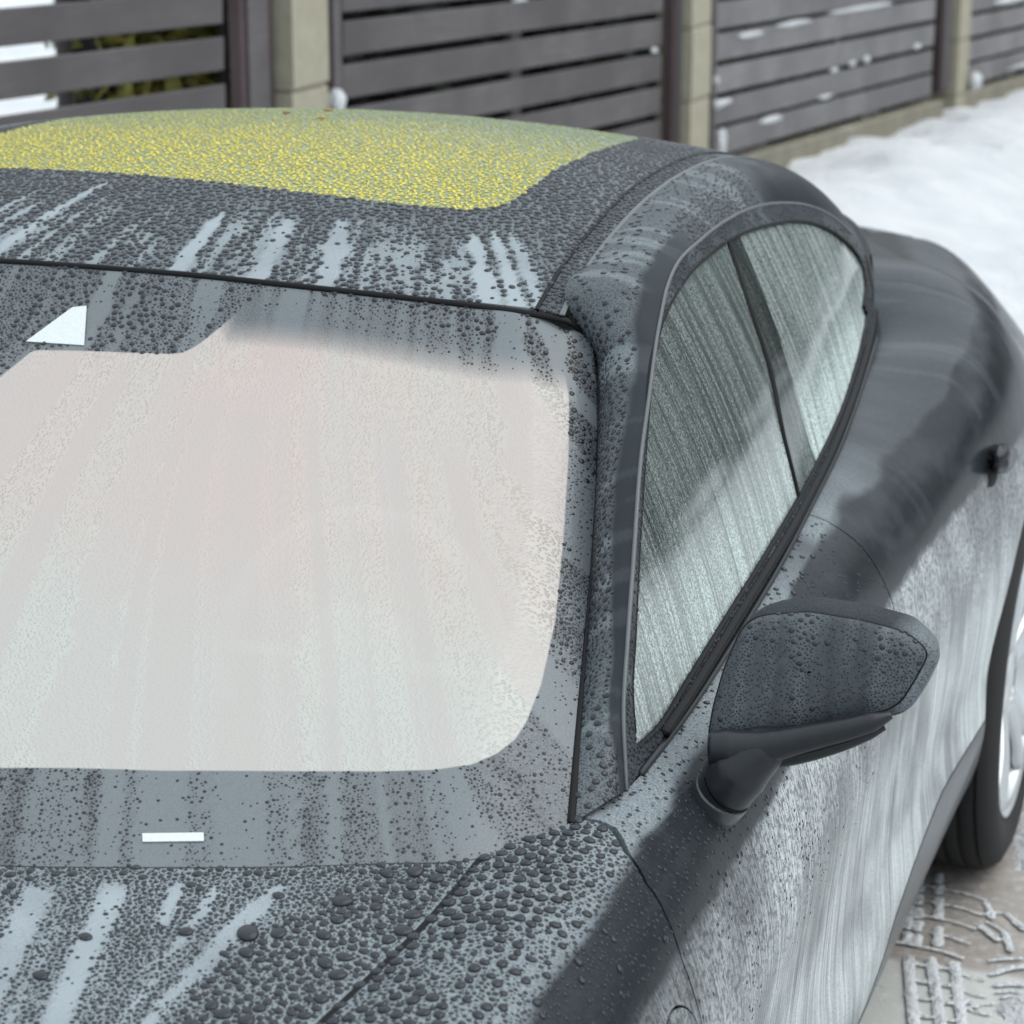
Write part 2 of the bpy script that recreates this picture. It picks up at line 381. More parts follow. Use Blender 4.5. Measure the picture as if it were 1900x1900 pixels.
class NT:
    def __init__(s, name):
        s.m = bpy.data.materials.new(name); s.m.use_nodes = True; s.t = s.m.node_tree; s.t.nodes.clear()
        s.out = s.t.nodes.new('ShaderNodeOutputMaterial')
    def n(s, kind, **kw):
        x = s.t.nodes.new('ShaderNode' + kind)
        for k, v in kw.items():
            if k in x.inputs: s.set(x.inputs[k], v)
            else: setattr(x, k, v)
        return x
    def set(s, inp, v):
        if isinstance(v, bpy.types.NodeSocket): s.t.links.new(v, inp)
        elif isinstance(v, (tuple, list)) and len(v) == 3 and inp.type == 'RGBA': inp.default_value = (*v, 1)
        else: inp.default_value = v
    def math(s, op, a, b=0, c=None, clamp=False):
        x = s.t.nodes.new('ShaderNodeMath'); x.operation = op; x.use_clamp = clamp
        s.set(x.inputs[0], a); s.set(x.inputs[1], b)
        if c is not None: s.set(x.inputs[2], c)
        return x.outputs[0]
    def mix(s, f, a, b):
        x = s.t.nodes.new('ShaderNodeMix'); x.data_type = 'RGBA'
        s.set(x.inputs['Factor'], f); s.set(x.inputs[6], a); s.set(x.inputs[7], b); return x.outputs[2]
    def mixf(s, f, a, b):
        x = s.t.nodes.new('ShaderNodeMix'); x.data_type = 'FLOAT'
        s.set(x.inputs['Factor'], f); s.set(x.inputs[2], a); s.set(x.inputs[3], b); return x.outputs[0]
    def attr(s, k): return s.n('Attribute', attribute_name=k).outputs['Fac']
    def obj(s): return s.n('TexCoord').outputs['Object']
    def mapping(s, vec, scale=(1, 1, 1), rot=(0, 0, 0), loc=(0, 0, 0)):
        x = s.n('Mapping'); s.set(x.inputs['Vector'], vec); x.inputs['Scale'].default_value = scale; x.inputs['Rotation'].default_value = rot; x.inputs['Location'].default_value = loc
        return x.outputs[0]
    def noise(s, vec, scale, detail=3, rough=.55, dist=0):
        x = s.n('TexNoise'); s.set(x.inputs['Vector'], vec); x.inputs['Scale'].default_value = scale
        x.inputs['Detail'].default_value = detail; x.inputs['Roughness'].default_value = rough; x.inputs['Distortion'].default_value = dist
        return x.outputs['Fac']
    def voro(s, vec, scale, feat='F1', rnd=1.0):
        x = s.n('TexVoronoi'); x.feature = feat; s.set(x.inputs['Vector'], vec); x.inputs['Scale'].default_value = scale; x.inputs['Randomness'].default_value = rnd
        return x.outputs['Distance']
    def ramp(s, f, a, b, lo=0.0, hi=1.0, smooth=True):
        x = s.n('MapRange'); x.interpolation_type = 'SMOOTHSTEP' if smooth else 'LINEAR'
        s.set(x.inputs['Value'], f); x.inputs['From Min'].default_value = a; x.inputs['From Max'].default_value = b
        x.inputs['To Min'].default_value = lo; x.inputs['To Max'].default_value = hi; return x.outputs[0]
    def bump(s, h, strength=.3, dist=.001, nrm=None):
        x = s.n('Bump'); s.set(x.inputs['Height'], h); s.set(x.inputs['Strength'], strength); x.inputs['Distance'].default_value = dist
        if nrm is not None: s.set(x.inputs['Normal'], nrm)
        return x.outputs[0]
    def bsdf(s, **kw):
        x = s.t.nodes.new('ShaderNodeBsdfPrincipled')
        for k, v in kw.items(): s.set(x.inputs[k.replace('_', ' ')], v)
        return x.outputs[0]
    def done(s, sh): s.t.links.new(sh, s.out.inputs['Surface']); return s.m

def plain(name, col, rough=.5, vary=.15, scale=30, bump=0, **kw):
    k = NT(name); p = k.obj(); f = k.noise(p, scale, 4)
    c = k.mix(f, tuple(x*(1-vary) for x in col), tuple(min(1, x*(1+vary)) for x in col))
    a = dict(Base_Color=c, Roughness=rough, **kw)
    if bump: a['Normal'] = k.bump(k.noise(p, scale*3, 4), .5, bump)
    return k.done(k.bsdf(**a))

PAINT = (.011, .0135, .017)
def mist_bump(k, p, amt, scale=420):
    """beads of fine mist too small to build: a relief of tiny domes"""
    d = k.voro(p, scale); dome = k.ramp(d, .15, .62, 1, 0)
    d2 = k.voro(p, scale*.55); dome2 = k.ramp(d2, .10, .42, 1, 0)
    h = k.math('ADD', dome, dome2)
    return h, k.bump(h, k.math('MULTIPLY', amt, .55), .0009)

def wet_paint(name, base=PAINT, film_col=(.285, .325, .347), coat=1.0, tint=None, scale=420):
    """lacquer or printed glass under a thin film of dried road mist with beads of water in it"""
    k = NT(name); p = k.obj()
    film, mist = k.attr('film'), k.attr('mist')
    h, nrm = mist_bump(k, p, mist, scale)
    grain = k.noise(p, 900, 2, .6)
    # every bead has washed the film from under it
    spots = k.math('MULTIPLY', k.math('MULTIPLY', k.ramp(h, .25, .95), mist), .66)
    f = k.math('MULTIPLY', film, k.math('SUBTRACT', 1, spots))
    f = k.math('MULTIPLY', f, k.ramp(grain, .25, .75, .82, 1.1))
    f = k.math('MULTIPLY', f, k.ramp(k.noise(p, 9, 4), .25, .75, .86, 1.08), clamp=True)
    c = k.mix(f, base, film_col)
    return k.done(k.bsdf(Base_Color=c, Roughness=k.mixf(f, .32, .6), Specular_IOR_Level=k.mixf(f, .025, .14), Coat_Weight=k.mixf(f, 0.0, coat*.16), Coat_Roughness=k.mixf(f, .05, .16), Normal=nrm, Coat_Normal=nrm))

def dirty_side(name):
    """door lacquer: mist on the shoulder, streaks of road salt and painted snow reflection below it"""
    k = NT(name); p = k.obj(); film, mist, dust_sheen = k.attr('film'), k.attr('mist'), k.attr('dust_sheen')
    h, nrm = mist_bump(k, p, mist, 380)
    w = k.noise(p, 5, 3)
    ps = k.mapping(p, (0, 330, 2.6)); st = k.noise(ps, 1.0, 6, .68, .0)
    ps2 = k.mapping(p, (0, 95, 1.3), loc=(3, 1, 2)); st2 = k.noise(ps2, 1.0, 5, .65, .0)
    streak = k.math('ADD', k.math('MULTIPLY', st, .65), k.math('MULTIPLY', st2, .35))
    mott = k.noise(p, 420, 3, .6); blot = k.noise(p, 120, 4, .7)
    d = k.math('MULTIPLY', dust_sheen, k.ramp(streak, .44, .56, .40, 1.0))
    d = k.math('MULTIPLY', d, k.ramp(mott, .33, .62, .60, 1.08)); zz = k.n('SeparateXYZ', Vector=p).outputs[2]
    d = k.math('MULTIPLY', d, k.mixf(k.ramp(k.math('ADD', zz, k.math('MULTIPLY', w, .12)), .62, .78), 1.0, k.ramp(blot, .40, .54, .30, 1.0)))
    d = k.math('MULTIPLY', d, k.ramp(w, .36, .62, .50, 1.05), clamp=True)
    spots = k.math('MULTIPLY', k.math('MULTIPLY', k.ramp(h, .25, .95), mist), .75)
    f = k.math('MULTIPLY', film, k.math('SUBTRACT', 1, spots))
    f = k.math('MULTIPLY', f, k.ramp(mott, .3, .7, .7, 1.1), clamp=True)
    c = k.mix(f, PAINT, (.285, .325, .347)); c = k.mix(d, c, (.70, .75, .755))
    fd = k.math('MAXIMUM', f, d)
    return k.done(k.bsdf(Base_Color=c, Roughness=k.mixf(fd, .28, .6), Specular_IOR_Level=.06, Coat_Weight=k.mixf(fd, .07, .24), Coat_Roughness=k.mixf(d, .05, .22), Normal=nrm, Coat_Normal=nrm))

def windscreen_mat():
    k = NT('fogged_windscreen'); p = k.obj(); film, mist, sd, fade, flow = (k.attr(a) for a in ('film', 'mist', 'sd', 'fade', 'flow'))
    clear = k.math('MULTIPLY', k.ramp(sd, -.0012, .0012), fade)
    h, nrm = mist_bump(k, p, mist, 400)
    spots = k.math('MULTIPLY', k.math('MULTIPLY', k.ramp(h, .25, .95), mist), .75)
    f = k.math('MULTIPLY', k.math('MULTIPLY', film, k.math('SUBTRACT', 1, spots)), k.ramp(k.noise(p, 900, 2), .25, .75, .85, 1.1), clamp=True)
    frit = k.bsdf(Base_Color=k.mix(f, (.020, .023, .027), (.162, .186, .199)), Roughness=k.mixf(f, .25, .6), Specular_IOR_Level=.3, Coat_Weight=k.mixf(f, .6, .35), Coat_Roughness=.08, Normal=nrm, Coat_Normal=nrm)
    # steamed-up pane: condensate on the inside, beads and runs outside
    fl = k.n('CombineXYZ', X=flow, Y=k.math('MULTIPLY', film, .25)).outputs[0]
    pink = k.ramp(k.noise(fl, 5, 2, .5), .36, .64)
    low = k.noise(p, 2.4, 3)
    c = k.mix(pink, (.48, .46, .41), (.535, .42, .38))
    c = k.mix(k.ramp(low, .3, .75, 0, .7), c, (.505, .44, .40)); c = k.mix(k.ramp(k.math('ADD', k.n('SeparateXYZ', Vector=p).outputs[1], k.math('MULTIPLY', low, .3)), .70, 1.02, .85, 0), c, (.47, .485, .445))
    c = k.mix(k.math('MULTIPLY', k.ramp(film, .4, .8), .55), c, (.42, .375, .35))
    d = k.voro(p, 235); dome = k.ramp(d, .12, .60, 1, 0)
    nr2 = k.bump(k.math('MULTIPLY', dome, mist), .72, .0015)
    fog = k.bsdf(Base_Color=c, Roughness=.55, Specular_IOR_Level=.4, Coat_Weight=1.0, Coat_Roughness=.04, Normal=nr2, Coat_Normal=nr2)
    tr = k.n('BsdfTransparent', Color=(.75, .78, .77)).outputs[0]
    x = k.n('MixShader', Fac=.20); k.t.links.new(fog, x.inputs[1]); k.t.links.new(tr, x.inputs[2])
    y = k.n('MixShader', Fac=clear); k.t.links.new(frit, y.inputs[1]); k.t.links.new(x.outputs[0], y.inputs[2])
    return k.done(y.outputs[0])

def side_glass(name, tint, amount, ior=2.3):
    k = NT(name); p = k.obj()
    sh = k.n('SeparateXYZ', Vector=p)
    c = k.math('ADD', sh.outputs[1], k.math('MULTIPLY', sh.outputs[2], -.02))       # runs lean with the pillar
    q = k.n('CombineXYZ', X=k.math('MULTIPLY', c, 150), Y=k.math('MULTIPLY', sh.outputs[2], 3.0)).outputs[0]
    st = k.noise(q, 1, 5, .65, .25)
    q2 = k.n('CombineXYZ', X=k.math('MULTIPLY', c, 40), Y=k.math('MULTIPLY', sh.outputs[2], 1.5), Z=4.0).outputs[0]
    st2 = k.noise(q2, 1, 4, .6, .4)
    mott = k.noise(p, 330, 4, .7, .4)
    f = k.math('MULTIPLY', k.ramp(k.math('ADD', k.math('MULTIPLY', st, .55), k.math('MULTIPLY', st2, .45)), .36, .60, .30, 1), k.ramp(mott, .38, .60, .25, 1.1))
    f = k.math('MULTIPLY', f, k.math('MULTIPLY', k.ramp(sh.outputs[2], .99, 1.09, 2.7, 1.0), amount), clamp=True)     # paler near the sill: reflected snow put into the film colour
    nrm = k.bump(k.math('ADD', mott, k.math('MULTIPLY', st, .6)), .035, .0008)
    fr = k.n('Fresnel', IOR=ior, Normal=nrm).outputs[0]
    tr = k.n('BsdfTransparent', Color=tint).outputs[0]
    gl = k.n('BsdfGlossy', Roughness=.012, Normal=nrm).outputs[0]
    a = k.n('MixShader', Fac=fr); k.t.links.new(tr, a.inputs[1]); k.t.links.new(gl, a.inputs[2])
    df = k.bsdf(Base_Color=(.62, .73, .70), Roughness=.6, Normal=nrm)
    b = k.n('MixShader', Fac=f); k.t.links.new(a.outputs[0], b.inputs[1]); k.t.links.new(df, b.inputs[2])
    return k.done(b.outputs[0])

def roof_glass():
    k = NT('tinted_roof_glass'); p = k.obj(); mist = k.attr('mist')
    h, nrm = mist_bump(k, p, mist, 300)
    c = k.mix(k.ramp(k.noise(p, 130, 4), .35, .65), (.13, .18, .115), (.23, .25, .09))
    c = k.mix(k.ramp(h, .3, 1.0), c, (.27, .30, .12))
    yy = k.n('SeparateXYZ', Vector=p).outputs[1]; c = k.mix(k.ramp(k.math('ADD', yy, k.math('MULTIPLY', k.noise(p, 5, 3), .25)), 1.75, 2.25, 0, .85), c, (.235, .285, .25))   # greyer towards the tail: grazing sky reflection mixed into the colour
    return k.done(k.bsdf(Base_Color=c, Roughness=.4, Specular_IOR_Level=.3, Coat_Weight=.45, Coat_IOR=1.6, Coat_Roughness=.1, Normal=nrm, Coat_Normal=nrm))

M = dict(
    paint=wet_paint('wet_dark_grey_lacquer'), frit_roof=wet_paint('printed_black_roof_glass', (.020, .023, .027)), side=dirty_side('salted_dark_grey_lacquer'),
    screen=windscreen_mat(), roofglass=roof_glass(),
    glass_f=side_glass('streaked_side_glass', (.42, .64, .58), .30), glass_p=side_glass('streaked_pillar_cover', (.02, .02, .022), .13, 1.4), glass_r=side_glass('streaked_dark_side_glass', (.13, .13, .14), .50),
    rubber=plain('black_rubber', (.0035, .0035, .0045), .5, .2, 60, Specular_IOR_Level=.15), trim=plain('wet_black_trim', (.013, .015, .018), .4, .3, 120, .0006, Specular_IOR_Level=.25, Coat_Weight=.15, Coat_Roughness=.12),
    gloss=plain('gloss_black_trim', (.015, .016, .018), .12, .1, 60, Coat_Weight=1.0), sill=plain('grey_sill_plastic', (.030, .035, .038), .35, .35, 25, Coat_Weight=.25, Coat_Roughness=.07),
    under=plain('dark_under_panel', (.008, .008, .009), .9, .2, 20), molding=plain('satin_roof_molding', (.075, .085, .092), .4, .2, 50, Coat_Weight=.15),
    tyre=plain('tyre_rubber', (.008, .008, .009), .8, .3, 40, .002), rim=plain('silver_rim', (.62, .64, .65), .28, .06, 30, Metallic=.75),
    seat=plain('dark_seat_leather', (.040, .042, .044), .6, .2, 60), headl=plain('pale_headlining', (.30, .31, .30), .9, .08, 80),
    lining=plain('dark_cabin_lining', (.035, .038, .040), .85, .2, 30), palew=plain('pale_grey_leather', (.60, .60, .58), .55, .1, 60),
    white=plain('white_plate', (.56, .60, .60), .45, .16, 260, .0012),
    drop=NT('water_drop'), drop_y=None)
def drop_mat(name, col, rough=.04, vary=.3):
    k = NT(name); f = k.noise(k.obj(), 60, 2); c = k.mix(f, tuple(x*(1-vary) for x in col), tuple(x*(1+vary) for x in col))
    return k.done(k.bsdf(Base_Color=c, Roughness=rough, IOR=1.33, Specular_IOR_Level=.55))
def drop_mat2(name, a, b):
    k = NT(name); f = k.ramp(k.noise(k.obj(), 330, 2), .43, .56); yy = k.n('SeparateXYZ', Vector=k.obj()).outputs[1]; f = k.math('MULTIPLY', f, k.ramp(k.math('ADD', yy, k.math('MULTIPLY', k.noise(k.obj(), 5, 3), .25)), 1.78, 2.3, 1, .12)); return k.done(k.bsdf(Base_Color=k.mix(f, a, b), Roughness=.14, IOR=1.36, Specular_IOR_Level=.4, Coat_Weight=.15, Coat_Roughness=.1))  # rear drops lose their yellow: sky reflection put into the colour
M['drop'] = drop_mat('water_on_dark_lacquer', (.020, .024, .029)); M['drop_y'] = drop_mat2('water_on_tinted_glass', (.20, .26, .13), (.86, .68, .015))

# ---------------------------------------------------------------- ground, snow, wet drive
def vnoise(x, y, seed=0):
    xi, yi = np.floor(x).astype(int), np.floor(y).astype(int); fx, fy = x-xi, y-yi
    fx, fy = fx*fx*(3-2*fx), fy*fy*(3-2*fy)
    def h(a, b):
        n = (a*374761393 + b*668265263 + seed*974711) & 0x7fffffff
        n = ((n ^ (n >> 13)) * 1274126177) & 0x7fffffff
        return ((n ^ (n >> 16)) & 0xffff) / 65535.0
    return (h(xi, yi)*(1-fx)+h(xi+1, yi)*fx)*(1-fy) + (h(xi, yi+1)*(1-fx)+h(xi+1, yi+1)*fx)*fy
def fbm(x, y, oct=4, seed=0):
    a, s, t = 1.0, 0.0, 0.0
    for k in range(oct): s += a*(vnoise(x*2**k, y*2**k, seed+k)-.5); t += a; a *= .55
    return s/t*2
FP = np.array([-1.94, 6.161, .764]); FD = np.array([.1152, .9933, 0.]); FSL = -.0456; FN = np.array([.9933, -.1152, 0.])
def fence_pt(s, h, n=0.0): return FP + FD*s + FN*n + np.array([0, 0, h + FSL*s])
GZ = -.05                                                    # the paving under the tyres
def base_z(x, y):
    s = (x-FP[0])*FD[0] + (y-FP[1])*FD[1]; n = (x-FP[0])*FN[0] + (y-FP[1])*FN[1]
    zf = FP[2] - .80 + FSL*s
    w = np.clip((y-3.0)/4.0, 0, 1); w = w*w*(3-2*w)
    far = np.clip(1-np.maximum(np.abs(s-5)-22, 0)/25, 0, 1)
    return np.where(far > 0, (zf*far - 1.3*(1-far)), -1.3)*w + GZ*(1-w)
def axis(lo, hi, a, b, step, far):
    c = np.arange(a, b+step/2, step); o = [c]
    g = a - np.cumsum(step*1.22**np.arange(1, 60)); o.insert(0, g[g > -far][::-1]); g = b + np.cumsum(step*1.22**np.arange(1, 60)); o.append(g[g < far])
    return np.concatenate(o)
DRIVE = np.array([(-1.5, -3.2), (1.5, -3.2), (1.30, 0.6), (1.062, 1.95), (1.035, 2.06), (1.022, 2.17), (1.05, 2.165), (1.12, 2.26), (1.10, 2.40), (1.02, 2.57), (.985, 2.65), (.955, 2.69), (.95, 3.1), (-1.3, 3.2)])
def snow_z(x, y):
    P = np.stack([x.ravel(), y.ravel()], 1)
    d = -poly_sd(P, DRIVE).reshape(x.shape)          # positive outside the cleared drive
    d = d + .028 + .035*fbm(x*9, y*9, 3, 3)
    edge = np.clip(d/.07, 0, 1); edge = edge*edge*(3-2*edge)
    s = (x-FP[0])*FD[0] + (y-FP[1])*FD[1]; n = (x-FP[0])*FN[0] + (y-FP[1])*FN[1]
    bank = .13*np.exp(-((n-.7)/.65)**2)*np.clip((s+1)/2, 0, 1)*(1+.5*fbm(s*.9, n*.9, 2, 9))
    lump = .06*fbm(x*1.3, y*1.3, 4, 1) + .075*fbm(x*2.9, y*2.9, 4, 5)
    foot = -.22*np.maximum(0, fbm(x*2.3+7, y*2.3, 3, 12)-.18)
    far = np.clip((np.hypot(x, y)-30)/30, 0, 1)
    near = np.clip((d-.0)/.8, .15, 1)
    d_ = 0
    return base_z(x, y) + edge*(.030 + near*(np.maximum(lump, -.035)+foot)*(1-far) + bank) - (1-edge)*.03

k = NT('fresh_snow'); p = k.obj()
n1, n2 = k.noise(p, 3.0, 5), k.noise(p, 60, 4, .7)
c = k.mix(k.ramp(n1, .3, .7), (.72, .75, .775), (.82, .84, .85))
M['snow'] = k.done(k.bsdf(Base_Color=c, Roughness=.85, Subsurface_Weight=0.0, Normal=k.bump(k.math('ADD', n2, k.math('MULTIPLY', k.noise(p, 7, 5), 2.0)), .9, .03)))
k = NT('wet_slush_paving'); p = k.obj()
n1, n2, n3 = k.noise(p, 2.6, 4, .6, .6), k.noise(p, 38, 5, .7), k.noise(p, 9, 4)
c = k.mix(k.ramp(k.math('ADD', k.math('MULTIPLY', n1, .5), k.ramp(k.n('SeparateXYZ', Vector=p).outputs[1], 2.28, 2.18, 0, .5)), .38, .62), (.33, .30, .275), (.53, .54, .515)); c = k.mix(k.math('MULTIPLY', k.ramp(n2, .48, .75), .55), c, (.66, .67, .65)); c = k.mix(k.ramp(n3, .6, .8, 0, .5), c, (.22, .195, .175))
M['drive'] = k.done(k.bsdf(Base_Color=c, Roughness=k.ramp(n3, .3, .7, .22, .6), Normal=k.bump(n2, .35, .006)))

gx, gy = axis(-1, 1, -3.4, 3.4, .055, 420), axis(-1, 1, -3.6, 17, .055, 420)
X, Y = np.meshgrid(gx, gy, indexing='ij')
put('snow_ground', grid(np.stack([X, Y, snow_z(X, Y)], -1)), M['snow'], kind='structure')
X, Y = np.meshgrid(np.linspace(-1.8, 1.8, 60), np.linspace(-3.4, 3.5, 110), indexing='ij')
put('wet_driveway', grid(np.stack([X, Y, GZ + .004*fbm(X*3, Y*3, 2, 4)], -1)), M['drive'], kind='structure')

# ridges of snow pressed by tyre treads
RIDGES = []
def ridge(pts, w): RIDGES.append((curve(np.array([(x, y, 0.0) for x, y in pts]), 9)[:, :2], w))
for r_ in ([(.866, 2.235), (.891, 2.121), (.917, 2.012), (.99, 1.70)], [(.903, 2.244), (.930, 2.134), (.958, 2.026), (1.03, 1.70)], [(.944, 2.242), (.966, 2.147), (.991, 2.037), (1.06, 1.70)]): ridge(r_, .0078)
for i in range(9):
    y = 2.228 - .060*i; dx = .235*(2.235-y)
    for j in range(2): x0 = .869 + .038*j + dx; ridge([(x0, y), (x0+.018, y-.010), (x0+.036, y-.006)], .0036)
    ridge([(.948+dx, y-.01), (.975+dx, y-.025), (1.0+dx, y-.028)], .0030)
for cx, n_ in ((.850, 3), (.868, 5), (.905, 6)):
    for i in range(n_):
        y = 2.30 + .052*i + rng.normal(0, .006); x0 = cx - .17*(y-2.30); ridge([(x0, y), (x0-.003, y+.026)], .0075)
for i in range(5):
    y = 2.29 + .06*i; ridge([(.83, y), (.88, y-.004), (.915, y-.008), (.955, y-.024)], .0026)
for a_ in ([(.959, 2.491), (.977, 2.44)], [(.964, 2.401), (.999, 2.358)], [(1.009, 2.383), (1.027, 2.324)], [(1.002, 2.460), (1.037, 2.415)], [(1.01, 2.223), (1.03, 2.25), (1.058, 2.271)], [(1.025, 2.187), (1.05, 2.20), (1.068, 2.202)]): ridge(a_, .0055)
for i in range(9):
    x, y = rng.uniform(.955, 1.08), rng.uniform(2.05, 2.52); a = rng.choice([-.75, .6]) + rng.normal(0, .15); L = rng.uniform(.035, .07)
    ridge([(x, y), (x+L*.5*math.cos(a), y+L*.5*math.sin(a)+.004), (x+L*math.cos(a), y+L*math.sin(a))], rng.uniform(.0022, .0045))
tx, ty = np.meshgrid(np.arange(.72, 1.16, .0038), np.arange(1.66, 2.62, .0045), indexing='ij'); Q = np.stack([tx.ravel(), ty.ravel()], 1)
F_ = np.full(len(Q), -1.0); wob = .0022*fbm(Q[:, 0]*130, Q[:, 1]*130, 3, 6) + .0018*fbm(Q[:, 0]*45, Q[:, 1]*45, 2, 7)
for L_, w_ in RIDGES:
    lo_, hi_ = L_.min(0)-.03, L_.max(0)+.03; m_ = ((Q > lo_) & (Q < hi_)).all(1)
    if m_.any(): F_[m_] = np.maximum(F_[m_], w_*1.25 - seg_dist3(Q[m_], L_))
F_ = F_ + wob
ts = grid(np.stack([tx, ty, GZ + .003 + .0034*np.clip(F_.reshape(tx.shape)/.006, -.5, 1)], -1), False, {'f': F_.reshape(tx.shape)})
ts = clip(ts, ts.a['f']); put('tread_snow', ts, M['snow'], kind='stuff')

# ---------------------------------------------------------------- the fence
def wood(name, a, b):
    k = NT(name); p = k.obj(); i = k.n('ObjectInfo').outputs['Random']
    q = k.mapping(k.n('VectorMath', operation='ADD').outputs[0] if False else p, (40, 1.6, 40)); g = k.noise(q, 1.2, 5, .65)
    q2 = k.n('CombineXYZ', X=k.math('MULTIPLY', i, 40)).outputs[0]
    v = k.n('VectorMath', operation='ADD'); k.set(v.inputs[0], p); k.set(v.inputs[1], q2)
    wear = k.noise(v.outputs[0], 2.2, 4)
    c = k.mix(k.math('MULTIPLY', g, k.ramp(wear, .3, .7, .25, 1.6), clamp=True), a, b)
    c = k.mix(k.ramp(i, 0, 1, 0, .35), c, tuple(x*.72 for x in a))
    return k.done(k.bsdf(Base_Color=c, Roughness=.62, Normal=k.bump(g, .4, .003)))
M['board'] = wood('grey_brown_board', (.066, .059, .062), (.135, .124, .128)); M['frosted'] = wood('frosted_grey_board', (.13, .123, .126), (.245, .236, .24)); M['stile'] = wood('maroon_steel_frame', (.050, .030, .032), (.085, .058, .060))
M['block'] = plain('beige_split_block', (.335, .312, .238), .9, .2, 18, .004); M['plinth'] = plain('stained_concrete_plinth', (.215, .20, .155), .9, .45, 5, .006)
FR = np.stack([FN, FD, [0, 0, 1]], 1)                                        # columns: across, along, up
SL = math.atan(FSL)
RB = FR @ np.array([[1, 0, 0], [0, math.cos(SL), -math.sin(SL)], [0, math.sin(SL), math.cos(SL)]])
def bbox(h, R, bev=.004):
    """bevelled box about the origin"""
    h = np.array(h); pr = []
    x, y, z = h; b = min(bev, min(h)*.4)
    ring = np.array([(x-b, z), (x, z-b), (x, -z+b), (x-b, -z), (-x+b, -z), (-x, -z+b), (-x, z-b), (-x+b, z)])
    V = np.concatenate([np.stack([ring[:, 0], np.full(8, s*y), ring[:, 1]], 1) for s in (-1, 1)]); T = []
    for i in range(8): j = (i+1) % 8; T += [(i, i+8, j+8), (i, j+8, j)]
    for i in range(1, 7): T += [(0, i, i+1), (8, 8+i+1, 8+i)]
    return Surf(V @ np.asarray(R).T, np.array(T)[:, ::-1])
PILLARS = [-3.95, -.045, 3.50, 7.85, 12.0, 16.0]
BAYS = [(-3.62, -.47, .046), (.30, 3.19, .034), (3.80, 7.43, .026), (8.15, 11.70, .026), (12.25, 15.7, .026)]
fl = ['grey-brown slatted fence panel with open gaps left of the first beige pillar', 'grey-brown slatted fence panel between the first and second beige pillars', 'slatted fence panel with snow patches between the second and third pillars', 'far slatted fence panel right of the third beige pillar', 'farthest slatted fence panel beyond the frame edge']
mat_flat = dict(smooth=False)
for bi, ((s0, s1, gap), lab) in enumerate(zip(BAYS, fl)):
    t = thing('fence_panel', lab, 'fence', fence_pt((s0+s1)/2, -.62), 'slatted fence panels between the pillars')
    hb = (.15-gap)/2; L = (s1-s0)/2
    me = mesh_of('board', bbox((.011, L/math.cos(SL), hb), RB, .003), M['board' if bi < 2 else 'frosted'], smooth=False)
    lo = {0: -3, 1: -4, 2: -5, 3: -5, 4: -5}[bi]
    for kx in range(lo, 7):
        h = (.192 if bi < 2 else .228) + .15*kx
        o = put('board', me, None, t); o.location = fence_pt((s0+s1)/2, h + rng.normal(0, .0015), -.040 + rng.normal(0, .002)); o.rotation_euler = (0, 0, rng.normal(0, .0006))
    for s, hw in [((-3.72, .08), (-.29, .10)), ((.225, .046), (3.385, .092)), ((3.79, .045), (7.65, .105)), ((8.10, .05), (11.8, .09)), ((12.2, .05), (15.8, .09))][bi]:
        fr_ = mesh_of('frame_post', bbox((.020, hw, .95), FR, .003), M['stile'], smooth=False); o = put('frame_post', fr_, None, t); o.location = fence_pt(s, .38, -.036)
        cap_ = mesh_of('frame_flange', bbox((.006, hw*.62, .94), FR, .002), M['board'], smooth=False); o = put('frame_flange', cap_, None, t); o.location = fence_pt(s, .38, -.012)
    st = mesh_of('stile', bbox((.014, .045, .9), FR, .003), M['board'], smooth=False)
    o = put('stile', st, None, t); o.location = fence_pt([-1.9, 1.74, 5.72, 9.9, 14][bi], .36, -.068)
    pl = bbox((.05, L+.12, .20), RB, .006)
    if bi >= 1:
        o = put('plinth', mesh_of('plinth', pl, M['plinth'], smooth=False), None, t); o.location = fence_pt((s0+s1)/2, -.685 - .135, -.035)
pl_l = ['beige block pillar left of the middle of the fence, with pale side face', 'beige block pillar with joints above the car roof', 'far beige block pillar with a snow knob, at the right', 'beige block pillar beyond the right edge of the picture', 'last beige block pillar of the fence', '']
pl_l = ['beige block pillar at the left end of the fence outside the picture'] + pl_l[:5]
for i, s in enumerate(PILLARS):
    t = thing('fence_pillar', pl_l[i], 'pillar', fence_pt(s, -.9), 'beige block pillars of the fence')
    for kx in range(7):
        me = mesh_of('block', bbox((.085, .118, .160), FR, .007), M['block'], smooth=False)
        o = put('block', me, None, t); o.location = fence_pt(s, -.11 + .33*(kx-2), -.045) + np.array([rng.normal(0, .002), rng.normal(0, .002), 0])
    if True:
        jm = mesh_of('mortar', bbox((.079, .112, 1.12), FR, .004), M['plinth'], smooth=False); o = put('mortar', jm, None, t); o.location = fence_pt(s, .20, -.045)

